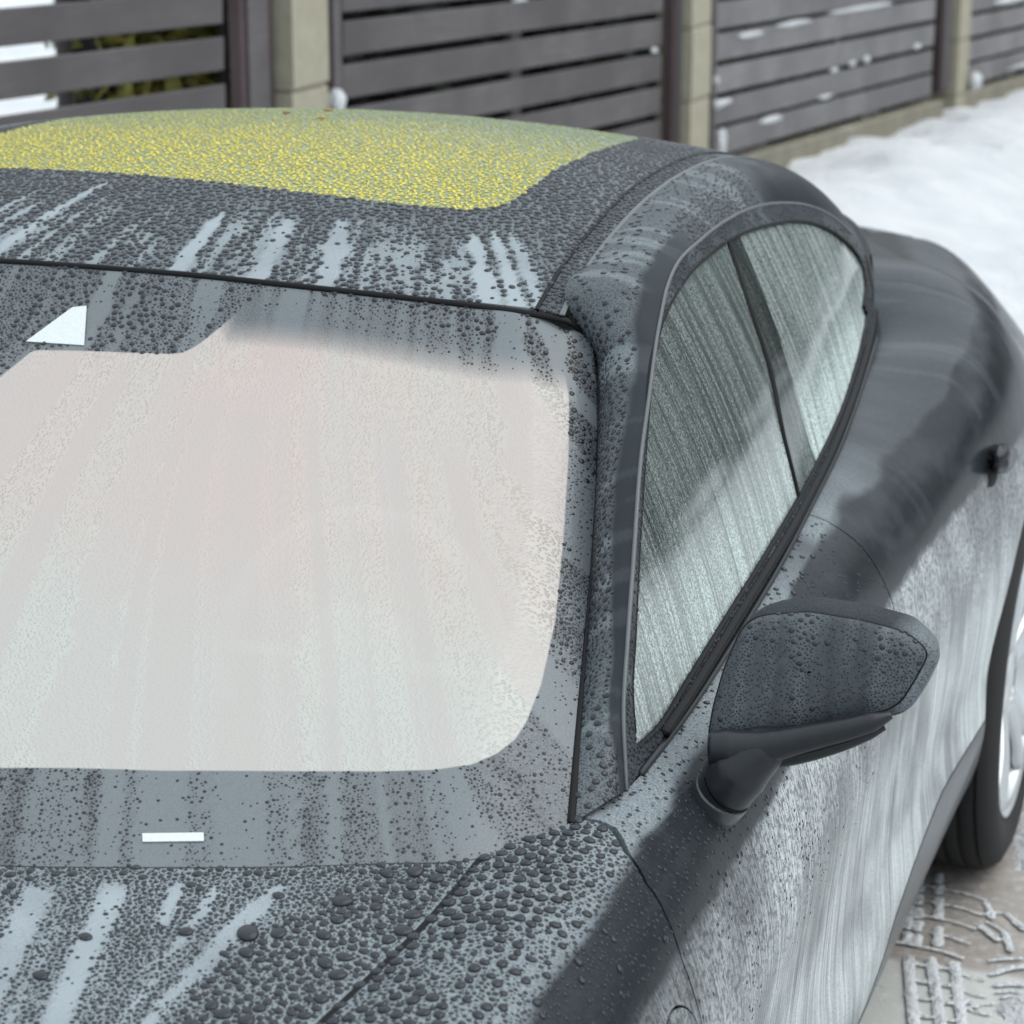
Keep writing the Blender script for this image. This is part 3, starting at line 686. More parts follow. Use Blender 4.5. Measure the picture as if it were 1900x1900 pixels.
# snow stuck on the fence
def lump(sx, sy, sz, seed):
    r = np.random.default_rng(seed); n, m = 9, 12; th = np.linspace(0, np.pi, n); ph = np.linspace(0, 2*np.pi, m, endpoint=False)
    V = [(0, 0, sz)]; 
    for a in th[1:-1]:
        for b in ph:
            q = 1 + .22*math.sin(3*b+seed) + r.normal(0, .09); q *= 1 + .30*math.sin(2.3*seed + 5*b)*r.random(); V.append((sx*q*math.sin(a)*math.cos(b), sy*q*math.sin(a)*math.sin(b), sz*math.cos(a)*(1+r.normal(0, .08))))
    V.append((0, 0, -sz)); T = []
    for j in range(m): T.append((0, 1+j, 1+(j+1) % m))
    for i in range(n-3):
        for j in range(m): a, b, c, d = 1+i*m+j, 1+(i+1)*m+j, 1+(i+1)*m+(j+1) % m, 1+i*m+(j+1) % m; T += [(a, b, c), (a, c, d)]
    e = len(V)-1
    for j in range(m): T.append((e, e-m+(j+1) % m, e-m+j))
    return Surf(np.array(V) @ RB.T, np.array(T))
CL = [((.125, -.005, .085), (.05, .045, .055), 'pointed snow lump at the foot of the left beige pillar above the roof'),
 ((1.755, .24, -.01), (.03, .075, .035), 'snow lump on the board joint in the middle of the second panel'),
 ((3.10, -.03, .012), (.015, .04, .016), 'small snow dab near the right end of the second panel'),
 ((3.75, -.50, .09), (.04, .035, .085), 'tall snow wad beside the foot of the second pillar'),
 ((3.74, -.32, .07), (.03, .022, .03), 'little snow dab on the right side of the second pillar'),
 ((3.75, -.21, .06), (.02, .016, .03), 'faint frost dab on the frame right of the second pillar'),
 ((3.96, -.335, .013), (.016, .13, .020), 'snow patch at the left end of the lower boards in the third panel'),
 ((4.30, -.035, .012), (.014, .20, .018), 'long snow smear on an upper board right of the second pillar'),
 ((4.95, -.015, .012), (.014, .24, .018), 'longer snow smear on the upper board in the middle of the third panel'),
 ((6.05, .005, .012), (.012, .55, .016), 'thin snow line along the top board of the third panel'),
 ((4.66, -.475, .013), (.017, .15, .024), 'thick oval snow patch on the lowest boards of the third panel'),
 ((5.48, -.43, .012), (.012, .12, .014), 'faint snow patch on the low boards in the middle of the third panel'),
 ((5.60, -.30, .012), (.013, .07, .016), 'left one of three small snow dabs in the middle of the third panel'),
 ((5.90, -.285, .012), (.013, .06, .020), 'middle one of three small snow dabs in the third panel'),
 ((6.15, -.28, .012), (.014, .05, .026), 'right one of three small snow dabs in the third panel'),
 ((7.10, -.27, .012), (.014, .06, .020), 'snow dab near the right end of the third panel'),
 ((7.99, -.53, .12), (.05, .06, .07), 'round snow knob on the third pillar'),
 ((5.8, -.632, .03), (.03, .85, .016), 'snow line lying along the foot of the third panel'),
 ((9.1, -.10, .012), (.014, .4, .03), 'snow smear on the far panel right of the third pillar'),
 ((10.0, -.55, .02), (.02, 1.0, .02), 'snow line along the low board of the far panel')]
for i, ((s, h, n), (a, b, c), lab) in enumerate(CL):
    o = put('snow_clump', lump(a*.62, b*.92, c*.80, i+3), M['snow']); o.location = fence_pt(s, h, n-.040); tag(o, lab, 'snow', 'snow stuck to the fence')

# ---------------------------------------------------------------- behind the fence, and across the road
def leaves(c, h, n, size, seed, shape='box'):
    r = np.random.default_rng(seed); c, h = np.array(c), np.array(h)
    q = r.uniform(-1, 1, (n*2, 3))
    f = np.array([fbm(q[:, 0]*2.3+seed+q[:, 2], q[:, 1]*2.3+q[:, 2]*1.7, 3, seed)])[0]
    if shape == 'box': keep = (np.abs(q).max(1) > .5) & (f > -.25)
    else: keep = (np.linalg.norm(q, axis=1) < 1+.25*f) & (np.linalg.norm(q, axis=1) > .45) & (f > -.22)
    q = q[keep][:n]; n = len(q); P = c + q*h
    d = r.normal(size=(n, 3)); d /= np.linalg.norm(d, axis=1)[:, None]; e = np.cross(d, r.normal(size=(n, 3))); e /= np.linalg.norm(e, axis=1)[:, None]
    s = size*(.6+.8*r.random((n, 1)))
    V = np.stack([P-d*s, P+e*s*.45, P+d*s, P-e*s*.45], 1).reshape(-1, 3); i = np.arange(n)*4
    return Surf(V, np.concatenate([np.stack([i, i+1, i+2], 1), np.stack([i, i+2, i+3], 1)]))
def leafmat(name, a, b):
    k = NT(name); p = k.obj(); c = k.mix(k.ramp(k.noise(p, 1.6, 4), .35, .65), a, b); c = k.mix(k.ramp(k.noise(p, 14, 3), .4, .7, 0, .6), c, tuple(x*.5 for x in a))
    return k.done(k.bsdf(Base_Color=c, Roughness=.6))
M['hedge'] = leafmat('olive_hedge_leaves', (.10, .11, .02), (.27, .25, .05)); M['dark_hedge'] = leafmat('dark_evergreen_leaves', (.012, .020, .011), (.030, .042, .020))
M['bark'] = plain('grey_bark', (.055, .05, .048), .9, .35, 14, .01)
def hedge(lab, s0, s1, h0, h1, n0, n1, cnt, mat, size, seed):
    c = fence_pt((s0+s1)/2, (h0+h1)/2, (n0+n1)/2); hh = ((n1-n0)/2, (s1-s0)/2, (h1-h0)/2)
    t = thing('hedge', lab, 'hedge', fence_pt((s0+s1)/2, h0, (n0+n1)/2))
    S = leaves((0, 0, 0), hh, cnt, size, seed); S.v = S.v @ FR.T + c; S.n = S.n @ FR.T
    core = lump(hh[0]*.80, hh[1]*.98, hh[2]*.9, seed); core = box(c, (hh[0]*.35, hh[1]*.97, hh[2]*.93), FR)
    put('foliage', S, mat, t, smooth=False, kind='stuff'); put('branches', core, M['under'], t, smooth=False)
hedge('olive green hedge seen through the gaps of the left fence panel', -.62, .45, -.75, 1.35, -.62, -.30, 9000, M['hedge'], .05, 5)
hedge('dark evergreen hedge close behind the middle fence panels', .5, 16.5, -.9, 1.4, -.85, -.30, 9000, M['dark_hedge'], .07, 6)
for s, n, hh, rr, lab in ((-.72, -.50, 2.6, .030, 'dark bare trunk behind the leftmost gaps of the fence'), (-.10, -.30, 1.9, .022, 'thin grey stem rising in front of the olive hedge')):
    b = fence_pt(s, -.9, n); q = np.array([b, b+[.02, .03, hh*.5], b+[.0, .08, hh]])
    o = put('tree_trunk', tube(curve(q, 12), np.linspace(rr, rr*.7, 12), 10), M['bark']); tag(o, lab, 'trunk')

# across the road, mirrored in the door and the side windows
def bush(x, y, z, r, h, seed, lab):
    t = thing('evergreen_tree', lab, 'tree', (x, y, z), 'dark evergreens across the road')
    put('trunk', tube(np.array([(x, y, z-.5), (x+.05, y, z+h*.5), (x, y, z+h*.9)]), np.array([.16, .12, .04]), 8), M['bark'], t)
    a = leaves((x, y, z+h*.36), (r, r, h*.36), 1500, .34, seed, 'ball'); b = leaves((x, y, z+h*.70), (r*.62, r*.62, h*.30), 800, .30, seed+50, 'ball')
    put('crown', join(a, b), M['dark_hedge'], t, smooth=False, kind='stuff')
    lb = lump(r*.72, r*.72, h*.33, seed); lb.v = lb.v + np.array([x, y, z+h*.40]); put('bough', lb, M['under'], t)

k_ = 0
for x, y, r, h, lab in [(6.5, 31.0, 3.0, 8.6, 'short dark evergreen nearest the far end of the fence'), (11.0, 33.0, 3.4, 10.0, 'broad dark evergreen second from the fence'), (15.5, 36.0, 3.4, 9.4, 'dark evergreen set back behind its neighbours across the road'), (3.2, 34.0, 2.8, 8.2, 'smallest dark evergreen, at the end of the road'), (19.0, 31.0, 3.6, 10.5, 'tallest dark evergreen across the road'), (21.0, 23.0, 3.2, 9.4, 'slim dark evergreen straight across from the tail of the car'), (22.0, 14.0, 3.4, 9.8, 'dark evergreen across from the doors of the car')]:
    k_ += 1; bush(x, y, -1.25, r, h, 200+k_, lab)
# ---------------------------------------------------------------- the car
R = car_surfaces()
camP = np.array(CAM_POS)
_f = np.array([-math.sin(YAW)*math.cos(PITCH), math.cos(YAW)*math.cos(PITCH), -math.sin(PITCH)]); _r = np.array([math.cos(YAW), math.sin(YAW), 0]); _u = np.cross(_r, _f)
def in_view(P, m=120):
    """only beads near the visible side of the car are worth their triangles"""
    v = P - camP; z = v @ _f; return (np.abs(FPX*(v @ _r)/z) < 950+m) & (np.abs(FPX*(v @ _u)/z) < 950+m)

def flow_trace(W):
    """follow the fall line of the glass upwards from every point to the header or the pillar"""
    nu, nv = W.shape[:2]
    Du, Dv = np.gradient(W, axis=0), np.gradient(W, axis=1)
    E, F, G = (Du*Du).sum(-1), (Du*Dv).sum(-1), (Dv*Dv).sum(-1); det = E*G-F*F
    zu, zv = Du[..., 2], Dv[..., 2]
    gu, gv = (G*zu-F*zv)/det, (E*zv-F*zu)/det
    L = np.sqrt(E*gu*gu+2*F*gu*gv+G*gv*gv); gu, gv = gu/L*.006, gv/L*.006
    I, J = np.meshgrid(np.arange(nu, dtype=float), np.arange(nv, dtype=float), indexing='ij')
    for _ in range(230):
        live = (I > 0) & (I < nu-1) & (J < nv-1)
        i = np.clip(np.rint(I).astype(int), 0, nu-1); j = np.clip(np.rint(J).astype(int), 0, nv-1)
        I = np.where(live, np.clip(I+gu[i, j], 0, nu-1), I); J = np.where(live, np.clip(J+gv[i, j], 0, nv-1), J)
    x = (I/(nu-1)*2-1)*.545
    return x + np.sign(x)*np.where(J < nv-1.01, (1-J/(nv-1))*.5, 0)
def n1(x, f, seed): return fbm(np.asarray(x)*f, np.asarray(x)*0+.37*seed, 3, seed)

# rivulets that have run clean: flow coordinate, half width, where they start, how clean
RUNS = [(-.258, .010, 1.50, 1), (-.315, .008, 1.42, .8), (-.10, .008, 1.36, .6), (-.165, .013, 1.38, .5), (.020, .010, 1.41, 1), (-.04, .006, 1.33, .5), (.135, .014, 1.42, .9), (.088, .010, 1.34, .4), (.172, .007, 1.40, .4),
        (.226, .016, 1.43, .85), (.278, .009, 1.36, .6), (.318, .008, 1.35, .4), (.362, .007, 1.31, .5), (.452, .014, 1.45, 1), (.492, .012, 1.47, 1), (.525, .012, 1.48, .8),
        (-.21, .006, 1.44, .7), (.055, .006, 1.36, .6), (.108, .006, 1.45, .6), (.198, .006, 1.37, .6), (.252, .006, 1.44, .6), (.300, .006, 1.40, .5), (.342, .006, 1.42, .6), (.395, .007, 1.36, .7), (.422, .006, 1.42, .6), (-.36, .008, 1.46, .8), (-.42, .008, 1.44, .8)]
def runs(flow, y):
    c = np.zeros(len(flow)); fw = flow + .004*fbm(flow*60, y*22, 2, 31)
    for x0, w, y0, s in RUNS:
        ww = w*np.clip((y0-y)/.05, 0, 1)**.6*(1+.55*fbm(y*30, y*0+x0*9, 3, 8))
        c = np.maximum(c, s*np.clip((ww-np.abs(fw-x0))/.003+.5, 0, 1)*(y < y0))
    return c

def set_wet(s, clean, film0=.50, filmc=.48, mist0=.85, mistc=.78):
    s.a['clean'] = clean; s.a['film'] = film0 + filmc*clean; s.a['mist'] = np.clip(mist0 - mistc*clean, 0, 1)

AT = ('film', 'mist', 'dust_sheen', 'sd', 'fade', 'flow')
car = thing('car', 'dark grey car with a yellow tinted glass roof, covered in water beads and road salt', 'car', (0, 1.3, 0))

# windscreen
ws = R['windshield']; fl_ = flow_trace(R['_W']).ravel(); ws.a['flow'] = fl_
x, y, z = ws.v.T
up = np.clip((y-(.95))/.2, 0, 1)
nz = n1(fl_, 34, 3)*.7 + n1(fl_, 90, 5)*.5
cl = np.clip((nz-.02)/.14, 0, 1)*.85*np.clip((1.12-y)/.12, .25, 1)
cl = np.maximum(cl, runs(fl_, y)*np.clip((y-.9)/.3, .75, 1))
set_wet(ws, cl, .37, .42, .9, .8)
sdpoly = [(.10, 1.32), (.101, 1.172), (.065, 1.118), (-.132, 1.107), (-.165, 1.0), (-.31, 1.0), (-.35, 1.09), (-.37, 1.17), (-.40, 1.34), (-.545, 1.34)]
CLEAR = [(-.20, .378), (0, .366), (.218, .384), (.377, .436), (.585, .517), (.640, .543), (.672, .566), (.689, .593), (.699, .625), (.7011, .656), (.697, .72), (.679, .825), (.645, .958), (.607, 1.094), (.577, 1.19), (.563, 1.219), (.537, 1.24), (.46, 1.24), (.3, 1.235), (.16, 1.215), (.135, 1.165), (.120, 1.137), (.108, 1.112), (.099, 1.097), (.090, 1.089), (.078, 1.085), (.025, 1.077), (-.100, 1.064), (-.107, 1.060), (-.114, 1.033), (-.122, 1.004), (-.15, .95), (-.31, .95), (-.36, 1.06), (-.40, 1.15), (-.6, 1.17), (-.72, 1.19), (-.767, 1.094), (-.805, .958), (-.839, .825), (-.857, .72), (-.861, .656), (-.849, .593), (-.80, .543), (-.745, .517), (-.537, .436), (-.378, .384)]
ws.a['sd'] = poly_sd(ws.v[:, :2], CLEAR)
# the printed band fades out over its lower edge along the top
fx = [-1, .115, .125, .14, .26, .36, .466, .55, .58]
y0_, y1_ = np.interp(x, fx, [1.30, 1.30, 1.19, 1.160, 1.177, 1.193, 1.212, 1.228, 1.25]), np.interp(x, fx, [1.20, 1.20, 1.13, 1.114, 1.135, 1.146, 1.158, 1.185, 1.20])
ws.a['fade'] = np.clip((y0_-y)/(y0_-y1_), 0, 1); ws.a['fade'] = ws.a['fade']**1.5
SEAMLOOP = np.array([p_[:2] for p_ in curve(ASEAM, 60)] + [p_[:2] for p_ in curve(HEAD, 40)[::-1]]); far_ = SEAMLOOP[::-1]*[-1, 1] + [2*XC, 0]
ws.a['edge'] = poly_sd(ws.v[:, :2], np.concatenate([SEAMLOOP, far_, [(2*XC-.86, .5), (2*XC-.8, .1), (.8, .1), (.86, .5)]]))
ws = clip(ws, ws.a['edge']-.001)
screen = put('windscreen', shell(ws, .005), M['screen'], car, AT)
def on(name, px, py):
    """height and normal of a car skin above a plan point"""
    s = R[name]; i = np.argmin((s.v[:, 0]-px)**2 + (s.v[:, 1]-py)**2); n = s.n[i]
    zz = s.v[i, 2] - (n[0]*(px-s.v[i, 0]) + n[1]*(py-s.v[i, 1]))/n[2]; return np.array([px, py, zz]), n
def plate(poly, skin, lift_, th=.0012):
    P = np.array([on(skin, a, b)[0] + on(skin, a, b)[1]*lift_ for a, b in poly]); n = np.mean([on(skin, a, b)[1] for a, b in poly], 0); k_ = len(P)
    V = np.concatenate([P, P - n*th]); T = [(0, i, i+1) for i in range(1, k_-1)] + [q for i in range(k_) for q in ((i, k_+i, k_+(i+1) % k_), (i, k_+(i+1) % k_, (i+1) % k_))]
    s = Surf(V, np.array(T)); return s
put('sensor_window', plate([(-.124, 1.078), (-.041, 1.080), (-.071, 1.147), (-.090, 1.143)], 'windshield', .0016), M['white'], screen, smooth=False, label='white three-sided plate behind the glass of the sensor panel')
put('vin_plate', plate([(.395, .354), (.452, .377), (.457, .3675), (.400, .3445)], 'windshield', .0016), M['white'], screen, smooth=False, label='white strip in the lower dark band of the windscreen')
off = lambda P, n, d: np.asarray(P) + np.asarray(n)*d
sl_ = np.concatenate([curve(ASEAM, 70), curve(HEAD, 60)[::-1][1:]])
seal = np.concatenate([sl_, sl_[::-1][1:]*[-1, 1, 1] + [2*XC, 0, 0]])
i_ = [np.argmin(((ws.v-p_)**2).sum(1)) for p_ in seal]; nn = ws.n[i_]
put('windscreen_seal', tube(seal + nn*.0005, .0048, 8, flat=.55, up=nn), M['rubber'], screen)

# bonnet
H = R['hood']; x, y, z = H.v.T
hx = x - .25*(.28-y)*np.clip((.52-x)/.05, 0, 1) + .13*(.28-y)*np.clip((x-.50)/.05, 0, 1) + .003*fbm(x*9, y*14, 2, 41)
cl = np.zeros(len(x))
for x0, w, ya, yb_, s in [(.402, .013, .290, -.5, 1), (.328, .016, .262, -.5, .75), (.464, .007, .312, .226, 1), (.285, .009, .25, -.5, .6), (.557, .011, .285, -.4, .5), (.425, .005, .2, -.4, .4), (.36, .005, .21, -.4, .5), (.505, .006, .18, -.4, .6), (.23, .02, .2, -.6, .7), (.14, .02, .2, -.6, .7), (.05, .015, .2, -.6, .8)]:
    c_ = np.clip((w*(1+.3*fbm(y*14, y*0+x0*5, 2, 7))-np.abs(hx-x0))/.006+.5, 0, 1)*np.clip((ya-y)/.02, 0, 1)*np.clip((y-yb_)/.01, 0, 1); cl = np.maximum(cl, s*c_)
cl = np.maximum(cl, np.clip((fbm(hx*42, y*4.2, 3, 77)-.24)/.1, 0, .7)*(x < .60))
set_wet(H, cl, .74, .26, .80, .72)
bon = clip(H, np.where(H.v[:, 1] > -5, .7195-XC-np.abs(H.v[:, 0]-XC), 1))
bonnet = put('bonnet', shell(H, .012), M['paint'], car, AT)

def mx(P, sgn): return P if sgn > 0 else P*[-1, 1, 1] + [2*XC, 0, 0]
# roof: printed glass border round a tinted pane
ro = R['roof']; x, y, z = ro.v.T
rf = XC+(x-XC)/(1-.9*np.clip(y-1.25, 0, .5)); ro.a['flow'] = rf
cl = runs(rf, y); cl = np.maximum(cl, np.clip((fbm(rf*34, y*5, 3, 15)-.20)/.15, 0, .55)*np.clip((1.46-y)/.1, 0, 1))
set_wet(ro, cl, .46, .54, .8, .7)
YEL = [(-.600, 1.69), (-.55, 1.62), (-.43, 1.566), (-.238, 1.538), (-.055, 1.516), (.071, 1.508), (.195, 1.505), (.272, 1.513), (.315, 1.525), (.346, 1.548), (.362, 1.58), (.368, 1.635), (.366, 1.71), (.366, 1.807), (.371, 1.913), (.376, 2.024), (.374, 2.14), (.355, 2.28), (.31, 2.38), (.2, 2.42), (-.40, 2.42), (-.52, 2.38), (-.58, 2.26), (-.60, 2.1)]
ro.a['ysd'] = poly_sd(ro.v[:, :2], YEL)
frame_, pane = clip(ro, -ro.a['ysd']), clip(ro, ro.a['ysd'])
pane.a['mist'][:] = .9
roofp = put('roof_panel', shell(frame_, .006), M['frit_roof'], car, AT)
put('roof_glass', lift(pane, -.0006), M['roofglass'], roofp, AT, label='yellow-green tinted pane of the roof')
for sgn in (1, -1):
    st_ = R['strip'] if sgn > 0 else mirror(R['strip'])
    set_wet(st_, np.clip(fbm(st_.v[:, 1]*9, st_.v[:, 0]*30, 3, 5)*1.5, 0, .7), .30, .4, .8, .6)
    so_ = put('roof_strip', shell(lift(st_, -.0012), .008), M['paint'], car, AT)
    if sgn > 0: strip_s, strip_ob = lift(st_, -.0012), so_
    for nm, xs, r_ in (('roof_groove', SEAM1X, .0036), ('roof_molding', SEAM2X, .0042)):
        yy = np.linspace(1.275, 3.36, 120); xx = hermite(yy, SEAM_Y, xs); P = mx(np.stack([xx, yy, roof_z(xx, yy)-.0006], 1), sgn)
        put(nm, tube(P, r_, 8, flat=.45), M['rubber'] if r_ < .004 else M['molding'], car)
tt = R['tail_top']; set_wet(tt, np.zeros(len(tt.v)))
put('rear_window', clip(tt, 3.45-tt.v[:, 1]), M['gloss'], car, AT); put('tail_lid', shell(clip(tt, tt.v[:, 1]-3.454), .01), M['paint'], car, AT)

put('bonnet_gap', tube(np.stack([R['_H'][-1, :, 0]+.0015, R['_H'][-1, :, 1], R['_H'][-1, :, 2]+.0004], 1)[90:], .0040, 8, flat=.4), M['rubber'], bonnet)
# pillars and cant rail
ra = R['rail']; x, y, z = ra.v.T
cl = np.clip((fbm(y*34+z*9, z*8-x*8, 3, 51)-.16)/.15, 0, 1)*.5
set_wet(ra, cl, .33, .45, .9, .6)
wipe = np.clip((fbm(y*2.6+3, x*9+z*5, 4, 19)+.02)/.30, 0, 1)          # patches where a sleeve has wiped the mist off
wl = np.tile(np.linspace(0, 1, 41), 420)
wipe = np.maximum(wipe*np.clip((y-1.55)/.25, 0, 1), np.clip((wl-.70+.10*fbm(y*13, z*13, 3, 28))/.09, 0, 1)*np.clip((1.75-y)/.2, 0, 1)*.95)
wipe = np.maximum(wipe, np.clip((y-2.0)/.3, 0, 1))
ra.a['film'] *= 1-.80*wipe; ra.a['mist'] *= 1-.85*wipe; ra.a['wipe'] = wipe
rails_ = [put('side_frame', shell(ra, .006), M['paint'], car, AT), put('side_frame', shell(mirror(ra), .006), M['paint'], car, AT)]

# glasshouse side: trim ring, panes, pillar cover
gh = R['gh']; q = gh.v[:, 1:3]
dsd, gsd = poly_sd(q, DLO), poly_sd(q, GLASS); b1, b2 = line_sd(q, BPIL), line_sd(q, BPIL2)   # positive to the front
gh.a['dsd'], gh.a['gsd'], gh.a['b1'], gh.a['b2'] = dsd, gsd, b1, b2
set_wet(gh, np.clip(fbm(gh.v[:, 1]*20, gh.v[:, 2]*20, 3, 3), 0, 1), .16, .3, .9, .5)
tr_ = clip(clip(gh, gh.a['dsd']), -clip(gh, gh.a['dsd']).a['gsd'])
gl_ = clip(gh, gh.a['gsd'])
fg = clip(gl_, gl_.a['b1']-.005); rest = clip(gl_, -gl_.a['b1']-.006); bp_ = clip(rest, rest.a['b2']-.002); rg = clip(rest, -rest.a['b2']-.002)
def yz_curve(L, n, d=0.0, closed=False):
    L = list(L) + ([L[0]] if closed else []); c_ = curve(np.array(L), n)
    if closed: c_ = c_[:-1]
    return np.stack([gh_x(c_[:, 0], c_[:, 1])+d*.92, c_[:, 0], c_[:, 1]+d*.39], 1)
for sgn in (1, -1):
    mm = (lambda s: s) if sgn > 0 else mirror
    wt = put('window_trim', shell(mm(lift(tr_, .0015)), .008), M['paint'], car, AT)
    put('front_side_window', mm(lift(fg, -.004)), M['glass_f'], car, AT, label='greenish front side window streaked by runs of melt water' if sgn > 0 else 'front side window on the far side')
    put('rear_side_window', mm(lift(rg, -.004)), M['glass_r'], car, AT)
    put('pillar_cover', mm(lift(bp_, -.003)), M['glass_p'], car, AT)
    g_ = mx(yz_curve(GLASS, 220, -.0015, True), sgn)
    put('window_seal', tube(g_, .0042, 8, closed=True, flat=.8), M['rubber'], wt)
    d_ = mx(yz_curve(DLO[:15], 160, .0012), sgn)
    put('trim_bead', tube(d_, .0026, 6), M['molding'], wt)
    e_ = mx(yz_curve(DLO[15:]+[(.70, .907)], 140, .003), sgn)
    put('belt_molding', tube(e_, .0052, 8, flat=.8), M['trim'], wt)
    e2 = yz_curve([(2.60, 1.004), (2.41, .990), (2.24, .974), (2.02, .961), (1.79, .949), (1.566, .942), (1.32, .938), (1.1, .931), (.93, .922), (.80, .916)], 120, .0005); e2 = mx(e2, sgn)
    put('window_wiper_lip', tube(e2, .0105, 8, flat=.55), M['rubber'], wt)
    b_ = mx(yz_curve(BPIL[1:7], 60, -.003), sgn)
    put('pillar_seal', tube(b_, .0050, 6, flat=.6), M['rubber'], wt)

# flanks
S = R['side']; x, y, z = S.v.T
nz_ = S.n[:, 2]
low = np.clip((.816-z+.004*fbm(y*30, z*5, 2, 2))/.010, 0, 1)  # sharp pale edge: road salt plus the snow's reflection, both as colour
S.a['dust_sheen'] = np.clip(.02 + .93*low*np.clip(1.05-.35*np.clip((z-.60)/.2, 0, 1)+.5*fbm(y*2.1, z*5, 3, 61), .25, 1), 0, 1)
top_ = np.clip((nz_-.865+.06*fbm(y*7, x*9, 3, 14))/.03, 0, 1)
wipe = np.clip((fbm(y*1.6+1, z*3.2, 3, 66)+.03)/.10, 0, 1)*np.clip((y-1.3)/.25, 0, 1)
wipe = np.maximum(wipe, np.clip((y-1.55)/.5, 0, .9))
pale = np.clip((fbm(y*34, z*5+x*3, 3, 68)-.24)/.12, 0, 1)*np.clip((y-1.7)/.4, 0, 1)*np.clip((z-.83)/.03, 0, 1)*.5
S.a['film'] = np.clip(.70*top_*(1-.92*wipe) + .02 + .13*np.clip(fbm(y*11, z*26, 4, 93)-.02, 0, 1)*np.clip((y-1.2)/.3, 0, 1)*np.clip((z-.83)/.02, 0, 1) + pale*.13*np.clip((fbm(y*3, z*16, 2, 44)-.02)/.1, 0, 1) + .10*np.clip(fbm(y*14, z*30, 3, 5), 0, 1)*top_, 0, 1)
S.a['mist'] = np.clip(.12 + .50*top_, 0, 1)*(1-.8*wipe)
S.a['wipe'] = wipe
q = S.v[:, 1:3]
FEND = [(.585, .93), (.572, .904), (.537, .893), (.511, .874), (.500, .846), (.491, .806), (.490, .766), (.494, .70), (.502, .58), (.515, .40), (.52, .12)]
RSHUT = [(1.612, 1.0), (1.617, .939), (1.624, .90), (1.632, .825), (1.636, .77), (1.634, .55), (1.629, .38), (1.627, .31), (1.62, .12)]
QSHUT = [(2.74, 1.2), (2.72, 1.02), (2.66, .90), (2.56, .80), (2.44, .72), (2.36, .62), (2.30, .50), (2.27, .36), (2.26, .12)]
SILL = [(-2, .235), (.4, .235), (1.2, .24), (1.50, .252), (1.60, .275), (1.67, .303), (1.81, .33), (2.035, .358), (2.5, .372), (4, .38)]
S.a['fs'], S.a['rs'], S.a['qs'], S.a['ss'] = (line_sd(q, L) for L in (FEND, RSHUT, QSHUT, SILL))
S.a['aw'] = np.minimum(np.hypot(q[:, 0]-2.745, q[:, 1]-.315)-.412, np.hypot(q[:, 0], q[:, 1]-.305)-.41)
S.a['pt'] = np.hypot(q[:, 0]-.420, (q[:, 1]-.722)*1.0)-.062
sgnF = 1 if S.a['fs'][np.argmin((q[:, 0]-0)**2+(q[:, 1]-.7)**2)] > 0 else -1      # + on the front side
for kx in ('fs', 'rs', 'qs'):
    v_ = S.a[kx][np.argmin((q[:, 0]+.4)**2+(q[:, 1]-.6)**2)]; S.a[kx] *= np.sign(v_)
S.a['ss'] *= np.sign(S.a['ss'][np.argmin((q[:, 0]-1.2)**2+(q[:, 1]-.6)**2)])
body = clip(S, S.a['aw']); g = .0018
upb = clip(body, body.a['ss']-g*.6); sill_ = clip(body, -body.a['ss']-g*.6)
fen = clip(upb, upb.a['fs']-g); flap = clip(fen, -fen.a['pt']-.0014); fen = clip(fen, fen.a['pt']-.0014)
fd = clip(upb, -upb.a['fs']-g); fd = clip(fd, fd.a['rs']-g)
rd = clip(upb, -upb.a['rs']-g); rd = clip(rd, rd.a['qs']-.0005); qp = clip(upb, -upb.a['qs']-.0005)
flank = {}
for sgn in (1, -1):
    mm = (lambda s: s) if sgn > 0 else mirror
    fe = put('fender', shell(mm(fen), .012), M['side'], car, AT); put('charge_flap', shell(mm(lift(flap, .0004)), .010), M['side'], fe, AT)
    do = put('front_door', shell(mm(fd), .012), M['side'], car, AT); re_ = put('rear_door', shell(mm(rd), .012), M['side'], car, AT)
    qu = put('rear_quarter', shell(mm(qp), .012), M['side'], car, AT)
    si = put('sill', shell(mm(lift(sill_, .001)), .02), M['sill'], car)
    put('under_shell', mm(lift(clip(body, body.a['dust_sheen']*0+1), -.013)), M['under'], car)
    if sgn > 0: flank = dict(fender=fe, front_door=do, rear_door=re_, quarter=qu)
    # handle: a flush blade swung out of its pocket
    hb_ = lump(.017, .095, .024, 4); hb_.v = hb_.v @ RB; tl = np.array([[1, 0, 0], [0, .97, .20], [0, -.20, .97]])
    hb_ = mm(Surf(hb_.v @ tl.T + [.957, 2.375, .822], hb_.t)); put('handle', hb_, M['trim'], re_)
    pk = lump(.006, .055, .022, 8); pk.v = pk.v @ RB; put('handle_pocket', mm(Surf(pk.v + [.946, 2.34, .795], pk.t)), M['under'], re_)
put('under_tray', box((0, 1.5, .22), (.80, 2.2, .02)), M['under'], car, smooth=False)
Sg = R['_S']
for nm, i in (('front_bumper', 0), ('rear_bumper', -1)):
    c_ = Sg[i]; u_ = np.linspace(-1, 1, 41)[:, None, None]; P = c_[None]*np.array([1, 1, 1]); P = np.repeat(P, 41, 0); P[..., 0] = XC + (P[..., 0]-XC)*np.linspace(-1, 1, 41)[:, None]
    P[..., 1] += (-.12 if i == 0 else .08)*(1-np.linspace(-1, 1, 41)[:, None]**2)
    s_ = grid(P, i == 0); s_.a['film'] = np.full(len(s_.v), .4); s_.a['mist'] = np.full(len(s_.v), .5); put(nm, s_, M['paint'], car, AT)
for nm in ('hood', 'rail'):
    u_ = lift(R[nm], -.014); put('under_shell', u_, M['under'], car)
    if nm == 'rail': put('under_shell', mirror(u_), M['under'], car)

